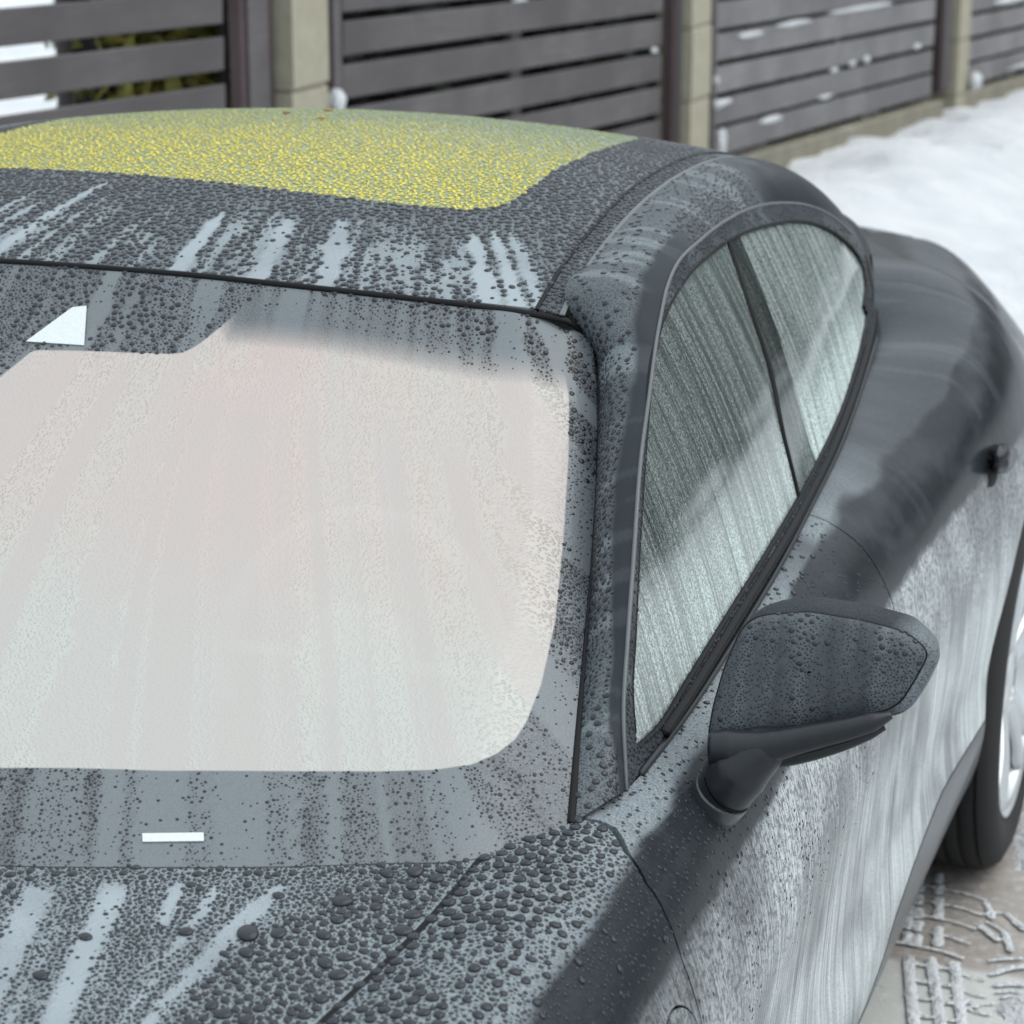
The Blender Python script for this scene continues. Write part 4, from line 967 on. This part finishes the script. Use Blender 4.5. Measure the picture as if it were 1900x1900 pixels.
# wheels
def lathe(prof, n, c):
    th = np.linspace(0, 2*np.pi, n, endpoint=False); prof = np.array(prof)
    P = np.stack([np.broadcast_to(prof[:, 0][None], (n, len(prof))), prof[:, 1][None]*np.cos(th)[:, None], prof[:, 1][None]*np.sin(th)[:, None]], -1)
    P = np.concatenate([P, P[:1]]); return grid(P + np.array(c), True)
def wheel(yc, sgn, first=False):
    c = np.array([.0, yc, .302])
    ty = [(.72, .24), (.735, .315), (.76, .338)]
    for k_ in range(6):
        a = .765 + .030*k_; ty += [(a, .350), (a+.022, .352), (a+.0222, .343), (a+.0295, .343)]
    ty += [(.945, .350), (.962, .338), (.973, .312), (.975, .29), (.968, .262), (.962, .255)]
    tyre = lathe(ty, 96, c)
    rimp = [(.74, .24), (.80, .235), (.94, .248), (.966, .256), (.968, .250), (.958, .238), (.93, .225), (.90, .20), (.895, .09), (.90, .07)]
    parts_ = [lathe(rimp[:7], 72, c)]
    hub = lathe([(.88, .10), (.938, .085), (.948, .05), (.949, .001)], 40, c)
    for k_ in range(5):
        for d in (-.17, .17):
            a = k_*2*math.pi/5 + .35; b = a + d
            p0 = np.array([.935, .06*math.cos(a+d*.6), .06*math.sin(a+d*.6)]); p1 = np.array([.952, .16*math.cos(a+d*.8), .16*math.sin(a+d*.8)]); p2 = np.array([.955, .240*math.cos(b), .240*math.sin(b)])
            parts_.append(tube(curve(np.array([p0, p1, p2]), 10)+c, np.linspace(.026, .021, 10), 8, flat=.6, up=(1, 0, 0)))
    rim_ = join(*parts_, hub)
    disc = lathe([(.84, .0), (.86, .01), (.86, .19), (.84, .19)], 48, c)
    mm = (lambda s: s) if sgn > 0 else mirror
    w = bpy.data.objects.new('wheel', None); COL.objects.link(w); w.parent = car; hx_ = .85 if sgn > 0 else 2*XC-.85; w.location = Vector((hx_, yc, .302)) - car.location
    for nm, s_, m_ in (('tyre', tyre, 'tyre'), ('rim', rim_, 'rim'), ('brake_disc', disc, 'under')):
        s2 = mm(s_); s2 = Surf(s2.v - np.array([hx_, yc, .302]), s2.t, s2.n)
        o = bpy.data.objects.new(nm, mesh_of(nm, s2, M[m_])); COL.objects.link(o); o.parent = w
    th = np.linspace(-.25, math.pi+.25, 40); P = np.stack([np.stack([np.full(40, xx), yc+.025*(yc > 1)+.412*np.cos(th), .31+.412*np.sin(th)], 1) for xx in np.linspace(.55, .955, 6)], 1); P[..., 0] = np.minimum(P[..., 0], .94)
    put('wheel_liner', mm(grid(P)), M['under'], car)
for yc in (2.72, 0.0):
    for sgn in (1, -1): wheel(yc, sgn)

# cabin
def pad(c, h, tilt=0, seed=1, e=3.2):
    n, m = 14, 20; a = np.linspace(-np.pi/2, np.pi/2, n)[:, None]; b = np.linspace(-np.pi, np.pi, m)[None]
    sp = lambda f, t: np.sign(f(t))*np.abs(f(t))**(2/e)
    P = np.stack([h[0]*sp(np.cos, a)*sp(np.cos, b), h[1]*sp(np.cos, a)*sp(np.sin, b), h[2]*sp(np.sin, a)*np.ones_like(b)], -1)
    ct, s_ = math.cos(tilt), math.sin(tilt); Rm = np.array([[1, 0, 0], [0, ct, s_], [0, -s_, ct]])
    return grid((P @ Rm.T) + np.array(c), True)
for xx in (.37, -.37):
    t_ = bpy.data.objects.new('seat', None); COL.objects.link(t_); t_.parent = car; t_.location = Vector((xx, 1.35, .35)) - car.location
    for nm, c_, h_, tl, m_ in (('seat_cushion', (0, -.02, .10), (.25, .27, .09), -.1, 'seat'), ('backrest', (0, .33, .42), (.24, .08, .36), .30, 'seat'), ('headrest', (0, .46, .78), (.125, .05, .10), .2, 'palew')):
        o = bpy.data.objects.new(nm, mesh_of(nm, pad(c_, h_, tl), M[m_])); COL.objects.link(o); o.parent = t_
put('rear_bench', join(pad((0, 2.15, .45), (.62, .25, .1)), pad((0, 2.42, .72), (.60, .08, .26), .4)), M['seat'], car)
put('dashboard', pad((0, .66, .76), (.68, .24, .12), -.1), M['lining'], car)
put('cabin_floor', box((0, 1.4, .30), (.74, 1.25, .03)), M['lining'], car, smooth=False)
for sgn in (1, -1): put('door_lining', box((sgn*.70, 1.5, .60), (.03, 1.1, .29)), M['lining'], car, smooth=False)
put('headlining', lift(clip(ro, np.minimum(-ro.a['ysd']+.005, 2.5-ro.v[:, 1])), -.03), M['headl'], car)
cth, sth = math.cos(1.12), math.sin(1.12); an = np.linspace(0, 2*np.pi, 48, endpoint=False)
swc = np.array([.37, .98, .885]); e1, e2_ = np.array([1, 0, 0.]), np.array([0, -cth*.0+.42, .907])
ring = swc + .180*(np.cos(an)[:, None]*e1 + np.sin(an)[:, None]*e2_)
sp_ = [tube(np.array([swc + .06*np.cos(a)*e1 + .06*np.sin(a)*e2_, swc + .175*np.cos(a)*e1 + .175*np.sin(a)*e2_]), .018, 8, flat=.5) for a in (0, math.pi, -math.pi/2)]
put('steering_wheel', join(tube(ring, .016, 10, closed=True), *sp_, pad(swc, (.075, .03, .07), .4)), M['palew'], car)

# wing mirrors
CAP = np.array([(.9198, .8279, 1.0595), (.9657, .8371, 1.0655), (1.0247, .8413, 1.0609), (1.0721, .8422, 1.0531), (1.0923, .8375, 1.0417), (1.0993, .8333, 1.0335), (1.09, .8192, 1.0125), (1.0778, .8031, .9889), (1.0665, .7965, .9806), (1.0171, .7822, .9671), (.9562, .7651, .9512), (.9169, .7555, .9434), (.8794, .7494, .9408), (.8799, .7678, .9704), (.8851, .7909, 1.0067), (.8962, .8151, 1.0435), (.906, .8231, 1.0545)])
pn = np.array([.10, -.845, .525]); pn /= np.linalg.norm(pn)
def ring_of(P, n):
    """closed outline resampled with softly rounded corners"""
    Q = np.concatenate([P, P[:1]]); s_ = chord(Q); u_ = np.linspace(0, 1, n, endpoint=False); Z = np.stack([np.interp(u_, s_, Q[:, k_]) for k_ in range(3)], 1)
    for _ in range(3): Z = .25*np.roll(Z, 1, 0)+.5*Z+.25*np.roll(Z, -1, 0)
    return Z
def dome(P, n, depth, k_=16, lipd=.004):
    Z = ring_of(P, n); c = Z.mean(0); rows = [Z - pn*lipd]
    for r_ in np.linspace(1, 0.02, k_): rows.append(c + (Z-c)*r_ + pn*depth*(1-r_**2.4)**.62*1.0)
    G = np.stack(rows, 0); G = np.concatenate([G, G[:, :1]], 1); return grid(G, False)
def outward(s, d):
    if (s.n @ d).mean() < 0: s.t = s.t[:, ::-1].copy(); s.n = -s.n
    return s
cap = outward(dome(CAP, 140, .016), pn)
set_wet(cap, np.zeros(len(cap.v)), .10, .3, .16, .1); cap.a['film'] = np.clip(.24+.22*fbm(cap.v[:, 0]*75, cap.v[:, 2]*7, 3, 8), 0, 1)
Z = ring_of(CAP, 140); c0 = Z.mean(0)
sh_r = np.clip((Z[:, 0]-1.03)/.06, 0, 1)
rows = []
for bk, sc_, gr in ((.000, .985, .2), (.004, 1.02, 1), (.020, 1.03, 1.15), (.045, 1.0, 1.0), (.070, .93, .6), (.082, .86, .3), (.084, .80, .2), (.080, .78, .2), (.078, .02, 0)):
    q_ = c0 + (Z-c0)*sc_ + np.array([0, bk*1.0, 0]) + gr*np.stack([.008*sh_r, -.006*sh_r, -.012*sh_r*np.clip((1.05-Z[:, 2])/.06, 0, 1)], 1); rows.append(q_)
G = np.stack(rows, 0); G = np.concatenate([G, G[:, :1]], 1); hs = grid(G, False)
if (hs.n*(hs.v-c0)).sum() < 0: hs.t = hs.t[:, ::-1].copy(); hs.n = -hs.n
set_wet(hs, np.zeros(len(hs.v)), .2, .3, .7, .5); hs.a['film'] = .07 + .42*np.clip((hs.v[:, 0]-1.055)/.03, 0, 1)
bar = tube(curve([(.884, .738, .932), (.9352, .744, .938), (.992, .751, .955), (1.048, .760, .974), (1.074, .770, .984)], 40), np.interp(np.linspace(0, 1, 40), [0, .1, .5, .9, 1], [.018, .022, .0155, .0105, .004]), 16, flat=1.0)
bar2 = tube(curve([(.905, .752, .916), (.96, .752, .925), (1.02, .758, .946), (1.068, .768, .970)], 40), np.interp(np.linspace(0, 1, 40), [0, .1, .9, 1], [.008, .010, .0065, .003]), 12)
lip = tube(curve([(.935, .730, .908), (.98, .736, .919), (1.03, .744, .938), (1.071, .753, .962)], 30), .0022, 6)
arm = tube(curve([(.965, .762, .943), (.935, .753, .930), (.914, .745, .908), (.901, .742, .886), (.890, .745, .870)], 30), np.interp(np.linspace(0, 1, 30), [0, .25, .6, .85, 1], [.018, .031, .0385, .0345, .0350]), 24, flat=.9)
foot = tube(curve([(.9005, .7425, .8845), (.892, .745, .871), (.872, .750, .850)], 12), [.0362]*11 + [.034], 24, flat=.9)
groove = tube(curve([(.9050, .7422, .8900), (.9025, .7425, .8875)], 4), .0366, 24, flat=.9)
Zg = ring_of(CAP, 160); rimline = tube(c0 + (Zg-c0)*1.004 + pn*.0001, .0014, 6, closed=True, up=np.broadcast_to(pn, (160, 3)))
for sgn in (1, -1):
    mm = (lambda s: s) if sgn > 0 else mirror
    wm = bpy.data.objects.new('wing_mirror', None); COL.objects.link(wm); wm.parent = car; o_ = np.array([.88 if sgn > 0 else 2*XC-.88, .74, .86]); wm.location = Vector(o_) - car.location
    for nm, s_, m_ in (('mirror_cap', lift(cap, .001), 'paint'), ('mirror_housing', hs, 'paint'), ('lower_housing', join(bar, bar2), 'trim'), ('mirror_arm', arm, 'trim'), ('mirror_foot', foot, 'sill'), ('foot_groove', groove, 'rubber'), ('cap_groove', rimline, 'rubber')):
        s2 = mm(s_); s2 = Surf(s2.v - o_, s2.t, s2.n, s2.a); o = bpy.data.objects.new(nm, mesh_of(nm, s2, M[m_], AT)); COL.objects.link(o); o.parent = wm
        if sgn > 0 and nm == 'mirror_cap': cap_ob = o
# ---------------------------------------------------------------- beads of water
def dome_templ(rings, k):
    V, T = [], []
    for j, (r_, h_) in enumerate(rings):
        for i in range(k): a = 2*np.pi*(i+.5*(j % 2))/k; V.append((r_*math.cos(a), r_*math.sin(a), h_))
    V.append((0, 0, 1)); e = len(V)-1
    for j in range(len(rings)-1):
        for i in range(k): a, b = j*k+i, j*k+(i+1) % k; c, d = a+k, b+k; T += [(a, b, d), (a, d, c)]
    a0 = (len(rings)-1)*k
    for i in range(k): T.append((a0+i, a0+(i+1) % k, e))
    return np.array(V), np.array(T)
T_HI = dome_templ([(1.0, -.12), (1.03, .28), (.88, .68), (.52, .93)], 12); T_MD = dome_templ([(1.0, -.12), (1.0, .42), (.62, .86)], 9); T_LO = dome_templ([(1.0, -.1), (.72, .72)], 7)

class Sheet:
    """occupancy map of a skin, so that beads never overlap"""
    def __init__(s, surf, axes, res=.00055, weight=None):
        s.s = surf; s.ax = axes; s.res = res
        q = surf.v[:, axes]; s.lo = q.min(0)-.03; n = ((q.max(0)+.03-s.lo)/res).astype(int)+1; s.map = np.zeros(n, bool)
        t = surf.t; A = np.linalg.norm(np.cross(surf.v[t[:, 1]]-surf.v[t[:, 0]], surf.v[t[:, 2]]-surf.v[t[:, 0]]), axis=1)/2
        vis = in_view(surf.v[t].mean(1)) & ((surf.n[t].mean(1)*(camP-surf.v[t].mean(1))).sum(1) > -.05)
        A = A*vis; s.area = A.sum(); s.cdf = np.cumsum(A)/max(A.sum(), 1e-12)
        s.out = []
    def sample(s, n):
        f = np.searchsorted(s.cdf, rng.random(n)); f = np.minimum(f, len(s.s.t)-1); a, b = rng.random(n), rng.random(n); m = a+b > 1; a[m], b[m] = 1-a[m], 1-b[m]
        t = s.s.t[f]; w = np.stack([1-a-b, a, b], 1)[..., None]
        P = (s.s.v[t]*w).sum(1); N = (s.s.n[t]*w).sum(1); N /= np.linalg.norm(N, axis=1)[:, None]
        return P, N, {k_: (x_[t]*w[..., 0]).sum(1) for k_, x_ in s.s.a.items()}
    def fill(s, n, rfun, prob=None, gap=1.0, big=False, flat=.52):
        """throw n darts; rfun(P, A) gives the radius, prob(P, A) the chance to keep"""
        if s.area <= 0: return 0
        P, N, A = s.sample(n); r = rfun(P, A)
        if prob is not None: m = rng.random(n) < prob(P, A); P, N, r = P[m], N[m], r[m]
        q = ((P[:, s.ax]-s.lo)/s.res); discs = {}; kept = []
        rad = np.maximum(1, np.rint(r*gap/s.res).astype(int))
        for i in np.argsort(-rad, kind='stable') if len(set(rad.tolist())) < 60 else range(len(P)):
            k_ = int(rad[i]); d = discs.get(k_)
            if d is None: g_ = np.arange(-k_, k_+1); d = discs[k_] = (g_[:, None]**2 + g_[None]**2) <= k_*k_
            x0, y0 = int(q[i, 0])-k_, int(q[i, 1])-k_
            if x0 < 0 or y0 < 0: continue
            v_ = s.map[x0:x0+2*k_+1, y0:y0+2*k_+1]
            if v_.shape != d.shape or (v_ & d).any(): continue
            v_ |= d; kept.append(i)
        kept = np.array(kept, int)
        s.out.append((P[kept], N[kept], r[kept], flat)); return len(kept)
    def place(s, P, N, r):
        q = ((P[s.ax]-s.lo)/s.res).astype(int); k_ = int(r/s.res); g_ = np.arange(-k_, k_+1); d = (g_[:, None]**2+g_[None]**2) <= k_*k_
        v_ = s.map[q[0]-k_:q[0]+k_+1, q[1]-k_:q[1]+k_+1]
        if v_.shape == d.shape: v_ |= d
def frames(N, spin):
    a = np.where(np.abs(N[:, :1]) < .9, [[1., 0, 0]], [[0, 1., 0]]); x = a - N*(a*N).sum(1)[:, None]; x /= np.linalg.norm(x, axis=1)[:, None]; y = np.cross(N, x)
    c, s_ = np.cos(spin)[:, None], np.sin(spin)[:, None]; return x*c+y*s_, -x*s_+y*c
def bead_mesh(P, N, r, flat, templ):
    tv, tt_ = templ; n, k_ = len(P), len(tv); X, Yv = frames(N, rng.random(n)*6.28)
    asp = 1+.16*rng.normal(size=n).clip(-1.5, 1.5); ph, amp = rng.random((n, 2))*6.28, .07*rng.random((n, 2))
    th = np.arctan2(tv[:, 1], tv[:, 0])[None]; wob = 1 + amp[:, :1]*np.cos(2*th+ph[:, :1]) + amp[:, 1:]*np.cos(3*th+ph[:, 1:])
    a = (tv[:, 0][None]*wob*np.sqrt(asp)[:, None]*r[:, None])[..., None]; b = (tv[:, 1][None]*wob/np.sqrt(asp)[:, None]*r[:, None])[..., None]
    h = r*flat*(.85+.3*rng.random(n)); c = (tv[:, 2][None]*h[:, None])[..., None]
    V = P[:, None] + X[:, None]*a + Yv[:, None]*b + N[:, None]*c
    T = (tt_[None] + (np.arange(n)*k_)[:, None, None]).reshape(-1, 3); return V.reshape(-1, 3), T
def pour(sheet, parent, mat, hi=.0032, name='water_beads'):
    V, T, o = [], [], 0
    for P, N, r, fl__ in sheet.out:
        for m, tm in ((r >= hi, T_HI), ((r < hi) & (r >= .0016), T_MD), (r < .0016, T_LO)):
            if m.any(): v_, t_ = bead_mesh(P[m], N[m], r[m], fl__, tm); V.append(v_); T.append(t_+o); o += len(v_)
    if not V: return
    s = Surf(np.concatenate(V), np.concatenate(T)); put(name, s, M[mat], parent, kind='stuff'); return len(s.t)
U = rng.uniform
logr = lambda n, a, b, p=1.0: a*(b/a)**(rng.random(n)**p)
tot = {}

# bonnet: the biggest beads one by one
hs_ = clip(R['hood'], R['hood'].v[:, 0]+.25); sh1 = Sheet(hs_, [0, 1])
bigs = []
for q_ in R['_H'][-1, 90:]:
    ij = ((q_[:2]-sh1.lo)/sh1.res).astype(int); sh1.map[max(ij[0]-7, 0):ij[0]+8, max(ij[1]-4, 0):ij[1]+5] = True          # no beads over the open joint
def edge_d(P): return .722-P[:, 0]                                       # distance from the bonnet's outer seam
def put_big(px, py, r):
    i = np.argmin((hs_.v[:, 0]-px)**2+(hs_.v[:, 1]-py)**2); sh1.place(hs_.v[i], hs_.n[i], r*.95); bigs.append((hs_.v[i], hs_.n[i], r))
for a in [(.506, .226, .0072), (.560, .245, .0118), (.484, .300, .0048), (.558, .318, .0060), (.620, .330, .0098), (.645, .392, .0076), (.668, .405, .0088), (.421, .185, .0066), (.412, .112, .0072), (.696, .305, .009), (.655, .345, .0068), (.690, .402, .0078), (.40, .34, .0045)]: put_big(*a)
n0 = sh1.fill(6500, lambda P, A: np.where(U(size=len(P)) < .03, U(.0058, .0084, len(P)), U(.0026, .0050, len(P))), lambda P, A: np.clip((.20-edge_d(P)-.62*np.maximum(P[:, 1]-.02, 0)*0)/.02, 0, 1)*np.clip((P[:, 0]-.545-.0*(P[:, 1]))/.03+np.clip((.16-P[:, 1])/.1, 0, 1)*.0, 0, 1)*np.clip((P[:, 0]+.55*(.30-P[:, 1])-.585)/.03, 0, 1)*(A['clean'] < .45), 1.02)
n1_ = sh1.fill(1400, lambda P, A: U(.0028, .0052, len(P)), lambda P, A: (np.clip(1-np.abs(P[:, 1]-np.interp(P[:, 0], [c_[0] for c_ in COWL], [c_[1] for c_ in COWL])+.012)/.012, 0, 1)*.8 + np.clip((fbm(P[:, 0]*19, P[:, 1]*6, 2, 91)-.22)/.1, 0, .75))*(A['clean'] < .4), 1.1)
P_, N_, r_ = [np.concatenate([o_[k_] for o_ in sh1.out[:2]]) for k_ in range(3)]
P_ = np.concatenate([np.array([b[0] for b in bigs]), P_]); N_ = np.concatenate([np.array([b[1] for b in bigs]), N_]); r_ = np.concatenate([[b[2] for b in bigs], r_])
order = np.argsort(-r_); top = order[:295]; rest_ = order[295:]
sh1.out = [(P_[rest_], N_[rest_], r_[rest_], .44)]
variants = []
for kx in range(8):
    v_, t_ = bead_mesh(np.zeros((1, 3)), np.array([[0, 0, 1.]]), np.array([1.]), .46, dome_templ([(.98, -.12), (1.03, .22), (.96, .55), (.74, .84), (.40, .97)], 18)); variants.append(mesh_of('water_drop', Surf(v_, t_), M['drop']))
for c_, i in enumerate(top):
    o = bpy.data.objects.new('water_drop', variants[c_ % 8]); COL.objects.link(o); o.parent = bonnet
    X, Yv = frames(N_[i:i+1], U(0, 6.28, 1)); mt = np.eye(4); k_ = r_[i]; mt[:3, 0], mt[:3, 1], mt[:3, 2], mt[:3, 3] = X[0]*k_, Yv[0]*k_, N_[i]*k_, P_[i]; o.matrix_local = Matrix(mt.tolist())
sh1.fill(75000, lambda P, A: logr(len(P), .0010, .0029, 1.7), lambda P, A: np.clip(1-1.5*A['clean'], .012, 1)*np.clip(.60+fbm(P[:, 0]*16, P[:, 1]*5, 2, 33), .25, 1), 1.06, flat=.42)
tot['bonnet'] = pour(sh1, bonnet, 'drop')

# windscreen border
wsv = clip(ws, -np.maximum(ws.a['sd'], -1)*1.0 - .001 + .05*np.clip((ws.v[:, 1]-1.15)/.03, 0, 1)*0); wst = clip(ws, np.minimum(ws.v[:, 1]-1.17, .6-ws.a['fade']))
wsv = clip(wsv, wsv.v[:, 0]+.42)
sh2 = Sheet(wsv, [0, 1])
lower = lambda P: np.clip((1.02-P[:, 1])/.1, 0, 1)
pil = lambda P: np.clip((P[:, 0]-(.80-.36*(P[:, 1]-.5)-.085))/.02, 0, 1)*np.clip((P[:, 1]-.62)/.1, 0, 1)
sh2.fill(5200, lambda P, A: np.where(lower(P) > .5, logr(len(P), .0012, .0027, 1.9), U(.0024, .0042, len(P))), lambda P, A: np.clip(1-1.35*A['clean'], .02, 1)*np.where(P[:, 1] > 1.12, np.clip(.55+1.6*fbm(P[:, 0]*11, P[:, 1]*11, 2, 83), .1, 1), .45), 1.05, flat=.42)
sh2.fill(1500, lambda P, A: U(.0018, .0032, len(P)), lambda P, A: pil(P)*(A['clean'] < .6), 1.08)
sh2.fill(52000, lambda P, A: logr(len(P), .0009, .0019, 1.4), lambda P, A: np.clip(1-1.2*A['clean'], .03, 1)*np.where(P[:, 1] > 1.17, .8, np.clip(.52+1.2*fbm(A['flow']*34, P[:, 1]*3, 3, 5), .10, .95)), 1.25)
tot['screen'] = pour(sh2, screen, 'drop')
sh2b = Sheet(clip(wst, np.minimum(wst.a['sd']+.002, 2)), [0, 1])
sh2b.fill(900, lambda P, A: U(.0022, .0038, len(P)), lambda P, A: np.clip((P[:, 1]-1.21)/.03, 0, 1)*np.clip(1-1.4*A['clean'], .02, 1), 1.1)
sh2b.fill(6000, lambda P, A: logr(len(P), .0010, .0018), lambda P, A: np.clip((P[:, 1]-1.175)/.05, 0, 1)*np.clip(1-1.2*A['clean'], .03, 1)*.6, 1.25)
tot['screen2'] = pour(sh2b, screen, 'drop')

# roof
sh3 = Sheet(frame_, [0, 1])
sh3.fill(22000, lambda P, A: U(.0029, .0050, len(P))*np.clip(1-(P[:, 1]-1.7)*.3, .7, 1), lambda P, A: np.clip(1-1.5*A['clean'], .012, 1)*np.clip(.72+.9*fbm(P[:, 0]*9, P[:, 1]*5, 2, 71), .3, 1), .98, flat=.42)
sh3.fill(26000, lambda P, A: logr(len(P), .0011, .0026), lambda P, A: np.clip(1-1.4*A['clean'], .015, 1)*.8, 1.25)
tot['roof'] = pour(sh3, roofp, 'drop')
sh4 = Sheet(pane, [0, 1])
sh4.fill(46000, lambda P, A: U(.0016, .0036, len(P)), lambda P, A: np.clip(1-(P[:, 1]-1.75)*1.7, .10, 1), 1.04, flat=.27)
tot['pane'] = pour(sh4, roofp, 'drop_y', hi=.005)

# pillars, rails, trims
sh5 = Sheet(ra, [1, 2])
dens = lambda P, A: np.clip(1-1.2*A['wipe'], 0, 1)*np.clip(1-1.1*A['clean'], .05, 1)
sh5.fill(20000, lambda P, A: U(.0022, .0042, len(P)), lambda P, A: dens(P, A)*np.clip((1.72-P[:, 1])/.2, 0, 1)*np.clip(.55+1.2*fbm(P[:, 1]*9, P[:, 2]*9, 2, 45), .05, 1), 1.04, flat=.42)
sh5.fill(40000, lambda P, A: logr(len(P), .0011, .0024), lambda P, A: dens(P, A)*np.clip((2.1-P[:, 1])/.3, 0, 1)*.8, 1.2)
tot['rail'] = pour(sh5, rails_[0], 'drop')
sh9 = Sheet(strip_s, [0, 1], .0005); sh9.fill(5000, lambda P, A: U(.0022, .0046, len(P)), lambda P, A: np.clip((2.2-P[:, 1])/.4, 0, .9), 1.05, flat=.42); sh9.fill(6000, lambda P, A: logr(len(P), .0011, .0022), lambda P, A: np.clip((2.2-P[:, 1])/.4, 0, .9), 1.2)
tot['strip'] = pour(sh9, strip_ob, 'drop')
sh6 = Sheet(lift(tr_, .0015), [1, 2], .0005)
sh6.fill(3500, lambda P, A: U(.0014, .0030, len(P)), lambda P, A: np.clip((2.1-P[:, 1])/.4, .15, .9), 1.08)
wt_ob = [o for o in car.children if o.name.startswith('window_trim')][0]
tot['trim'] = pour(sh6, wt_ob, 'drop')
for nm, s_, cnt in (('fender', fen, 1), ('front_door', fd, 1)):
    sh7 = Sheet(s_, [1, 2] if nm == 'front_door' else [0, 1], .0005)
    zb_ = lambda P: np.clip((P[:, 2]-.815)/.05, 0, 1)
    if nm == 'fender':
        sh7.fill(5200, lambda P, A: U(.0030, .0070, len(P))*np.clip(1.12-(P[:, 0]-.72)*2.6, .42, 1), lambda P, A: zb_(P)*np.clip((.86-P[:, 0])/.08, .04, 1)*np.clip(.65+fbm(P[:, 0]*16, P[:, 1]*16, 2, 5), .1, 1), 1.06)
        sh7.fill(22000, lambda P, A: logr(len(P), .0011, .0027), lambda P, A: zb_(P)*np.clip((.880-P[:, 0])/.02, .25, 1)*np.clip(.7+fbm(P[:, 0]*14, P[:, 1]*22, 3, 6), .15, 1), 1.12, flat=.42)
    else:
        sh7.fill(900, lambda P, A: U(.0026, .0046, len(P)), lambda P, A: np.clip((P[:, 2]-.905+.0*(P[:, 1]))/.01, 0, 1)*np.clip((1.7-P[:, 1])/.3, 0, 1), 1.05)
        sh7.fill(9000, lambda P, A: logr(len(P), .0012, .0028), lambda P, A: np.clip((P[:, 2]-.80)/.05, 0, 1)*(1-A['wipe'])*np.clip((1.75-P[:, 1])/.5, 0, 1)*.7, 1.2)
    if nm == 'front_door': sh7.fill(7000, lambda P, A: logr(len(P), .0009, .0024, 1.5), lambda P, A: np.clip((P[:, 2]-.58)/.12, 0, 1)*np.clip((.80-P[:, 2])/.02, 0, 1)*np.clip((1.6-P[:, 1])/.5, .0, 1)*np.clip(.35+1.4*fbm(P[:, 1]*14, P[:, 2]*7, 3, 58), 0, 1), 1.3, flat=.4)
    tot[nm] = pour(sh7, flank[nm], 'drop')
def local(o_, s_):
    P = s_.copy(); return P
sh8 = Sheet(lift(cap, .001), [0, 2], .0004)
sh8.fill(700, lambda P, A: U(.0014, .0036, len(P)), lambda P, A: np.clip((P[:, 2]-1.02)/.03, .14, 1)*np.clip(.4+2.2*fbm(P[:, 0]*75, P[:, 2]*7, 3, 8), .03, 1), 1.08, flat=.42)
sh8.fill(16000, lambda P, A: logr(len(P), .0005, .0014), lambda P, A: np.clip(.5+1.8*fbm(P[:, 0]*75, P[:, 2]*7, 3, 8), .10, .95), 1.22)
V, T, o0 = [], [], 0
for P, N, r, fl__ in sh8.out:
    v_, t_ = bead_mesh(P, N, r, fl__, T_MD); V.append(v_); T.append(t_+o0); o0 += len(v_)
o = bpy.data.objects.new('water_beads', mesh_of('water_beads', Surf(np.concatenate(V) - np.array([.88, .74, .86]), np.concatenate(T)), M['drop'])); COL.objects.link(o); o.parent = cap_ob; o['kind'] = 'stuff'
print('beads', tot)

# three shreds of leaf lying on the roof pane
for px_, py_, c_, lab in ((-.17, 2.02, (.26, .10, .04), 'rust coloured shred of leaf on the yellow roof, leftmost of three'), (-.13, 2.10, (.36, .15, .045), 'orange shred of leaf on the yellow roof, farthest back of three'), (-.085, 1.97, (.42, .24, .06), 'pale orange shred of leaf on the yellow roof, rightmost of three')):
    q_, n_ = on('roof', px_, py_); lf = lump(.008, .0045, .0016, int(abs(px_)*1000)); lf.v = lf.v + q_ + n_*.0025
    o = put('leaf_shred', lf, plain('dead_leaf', c_, .6, .3, 90)); tag(o, lab, 'leaf', 'shreds of leaf on the roof')
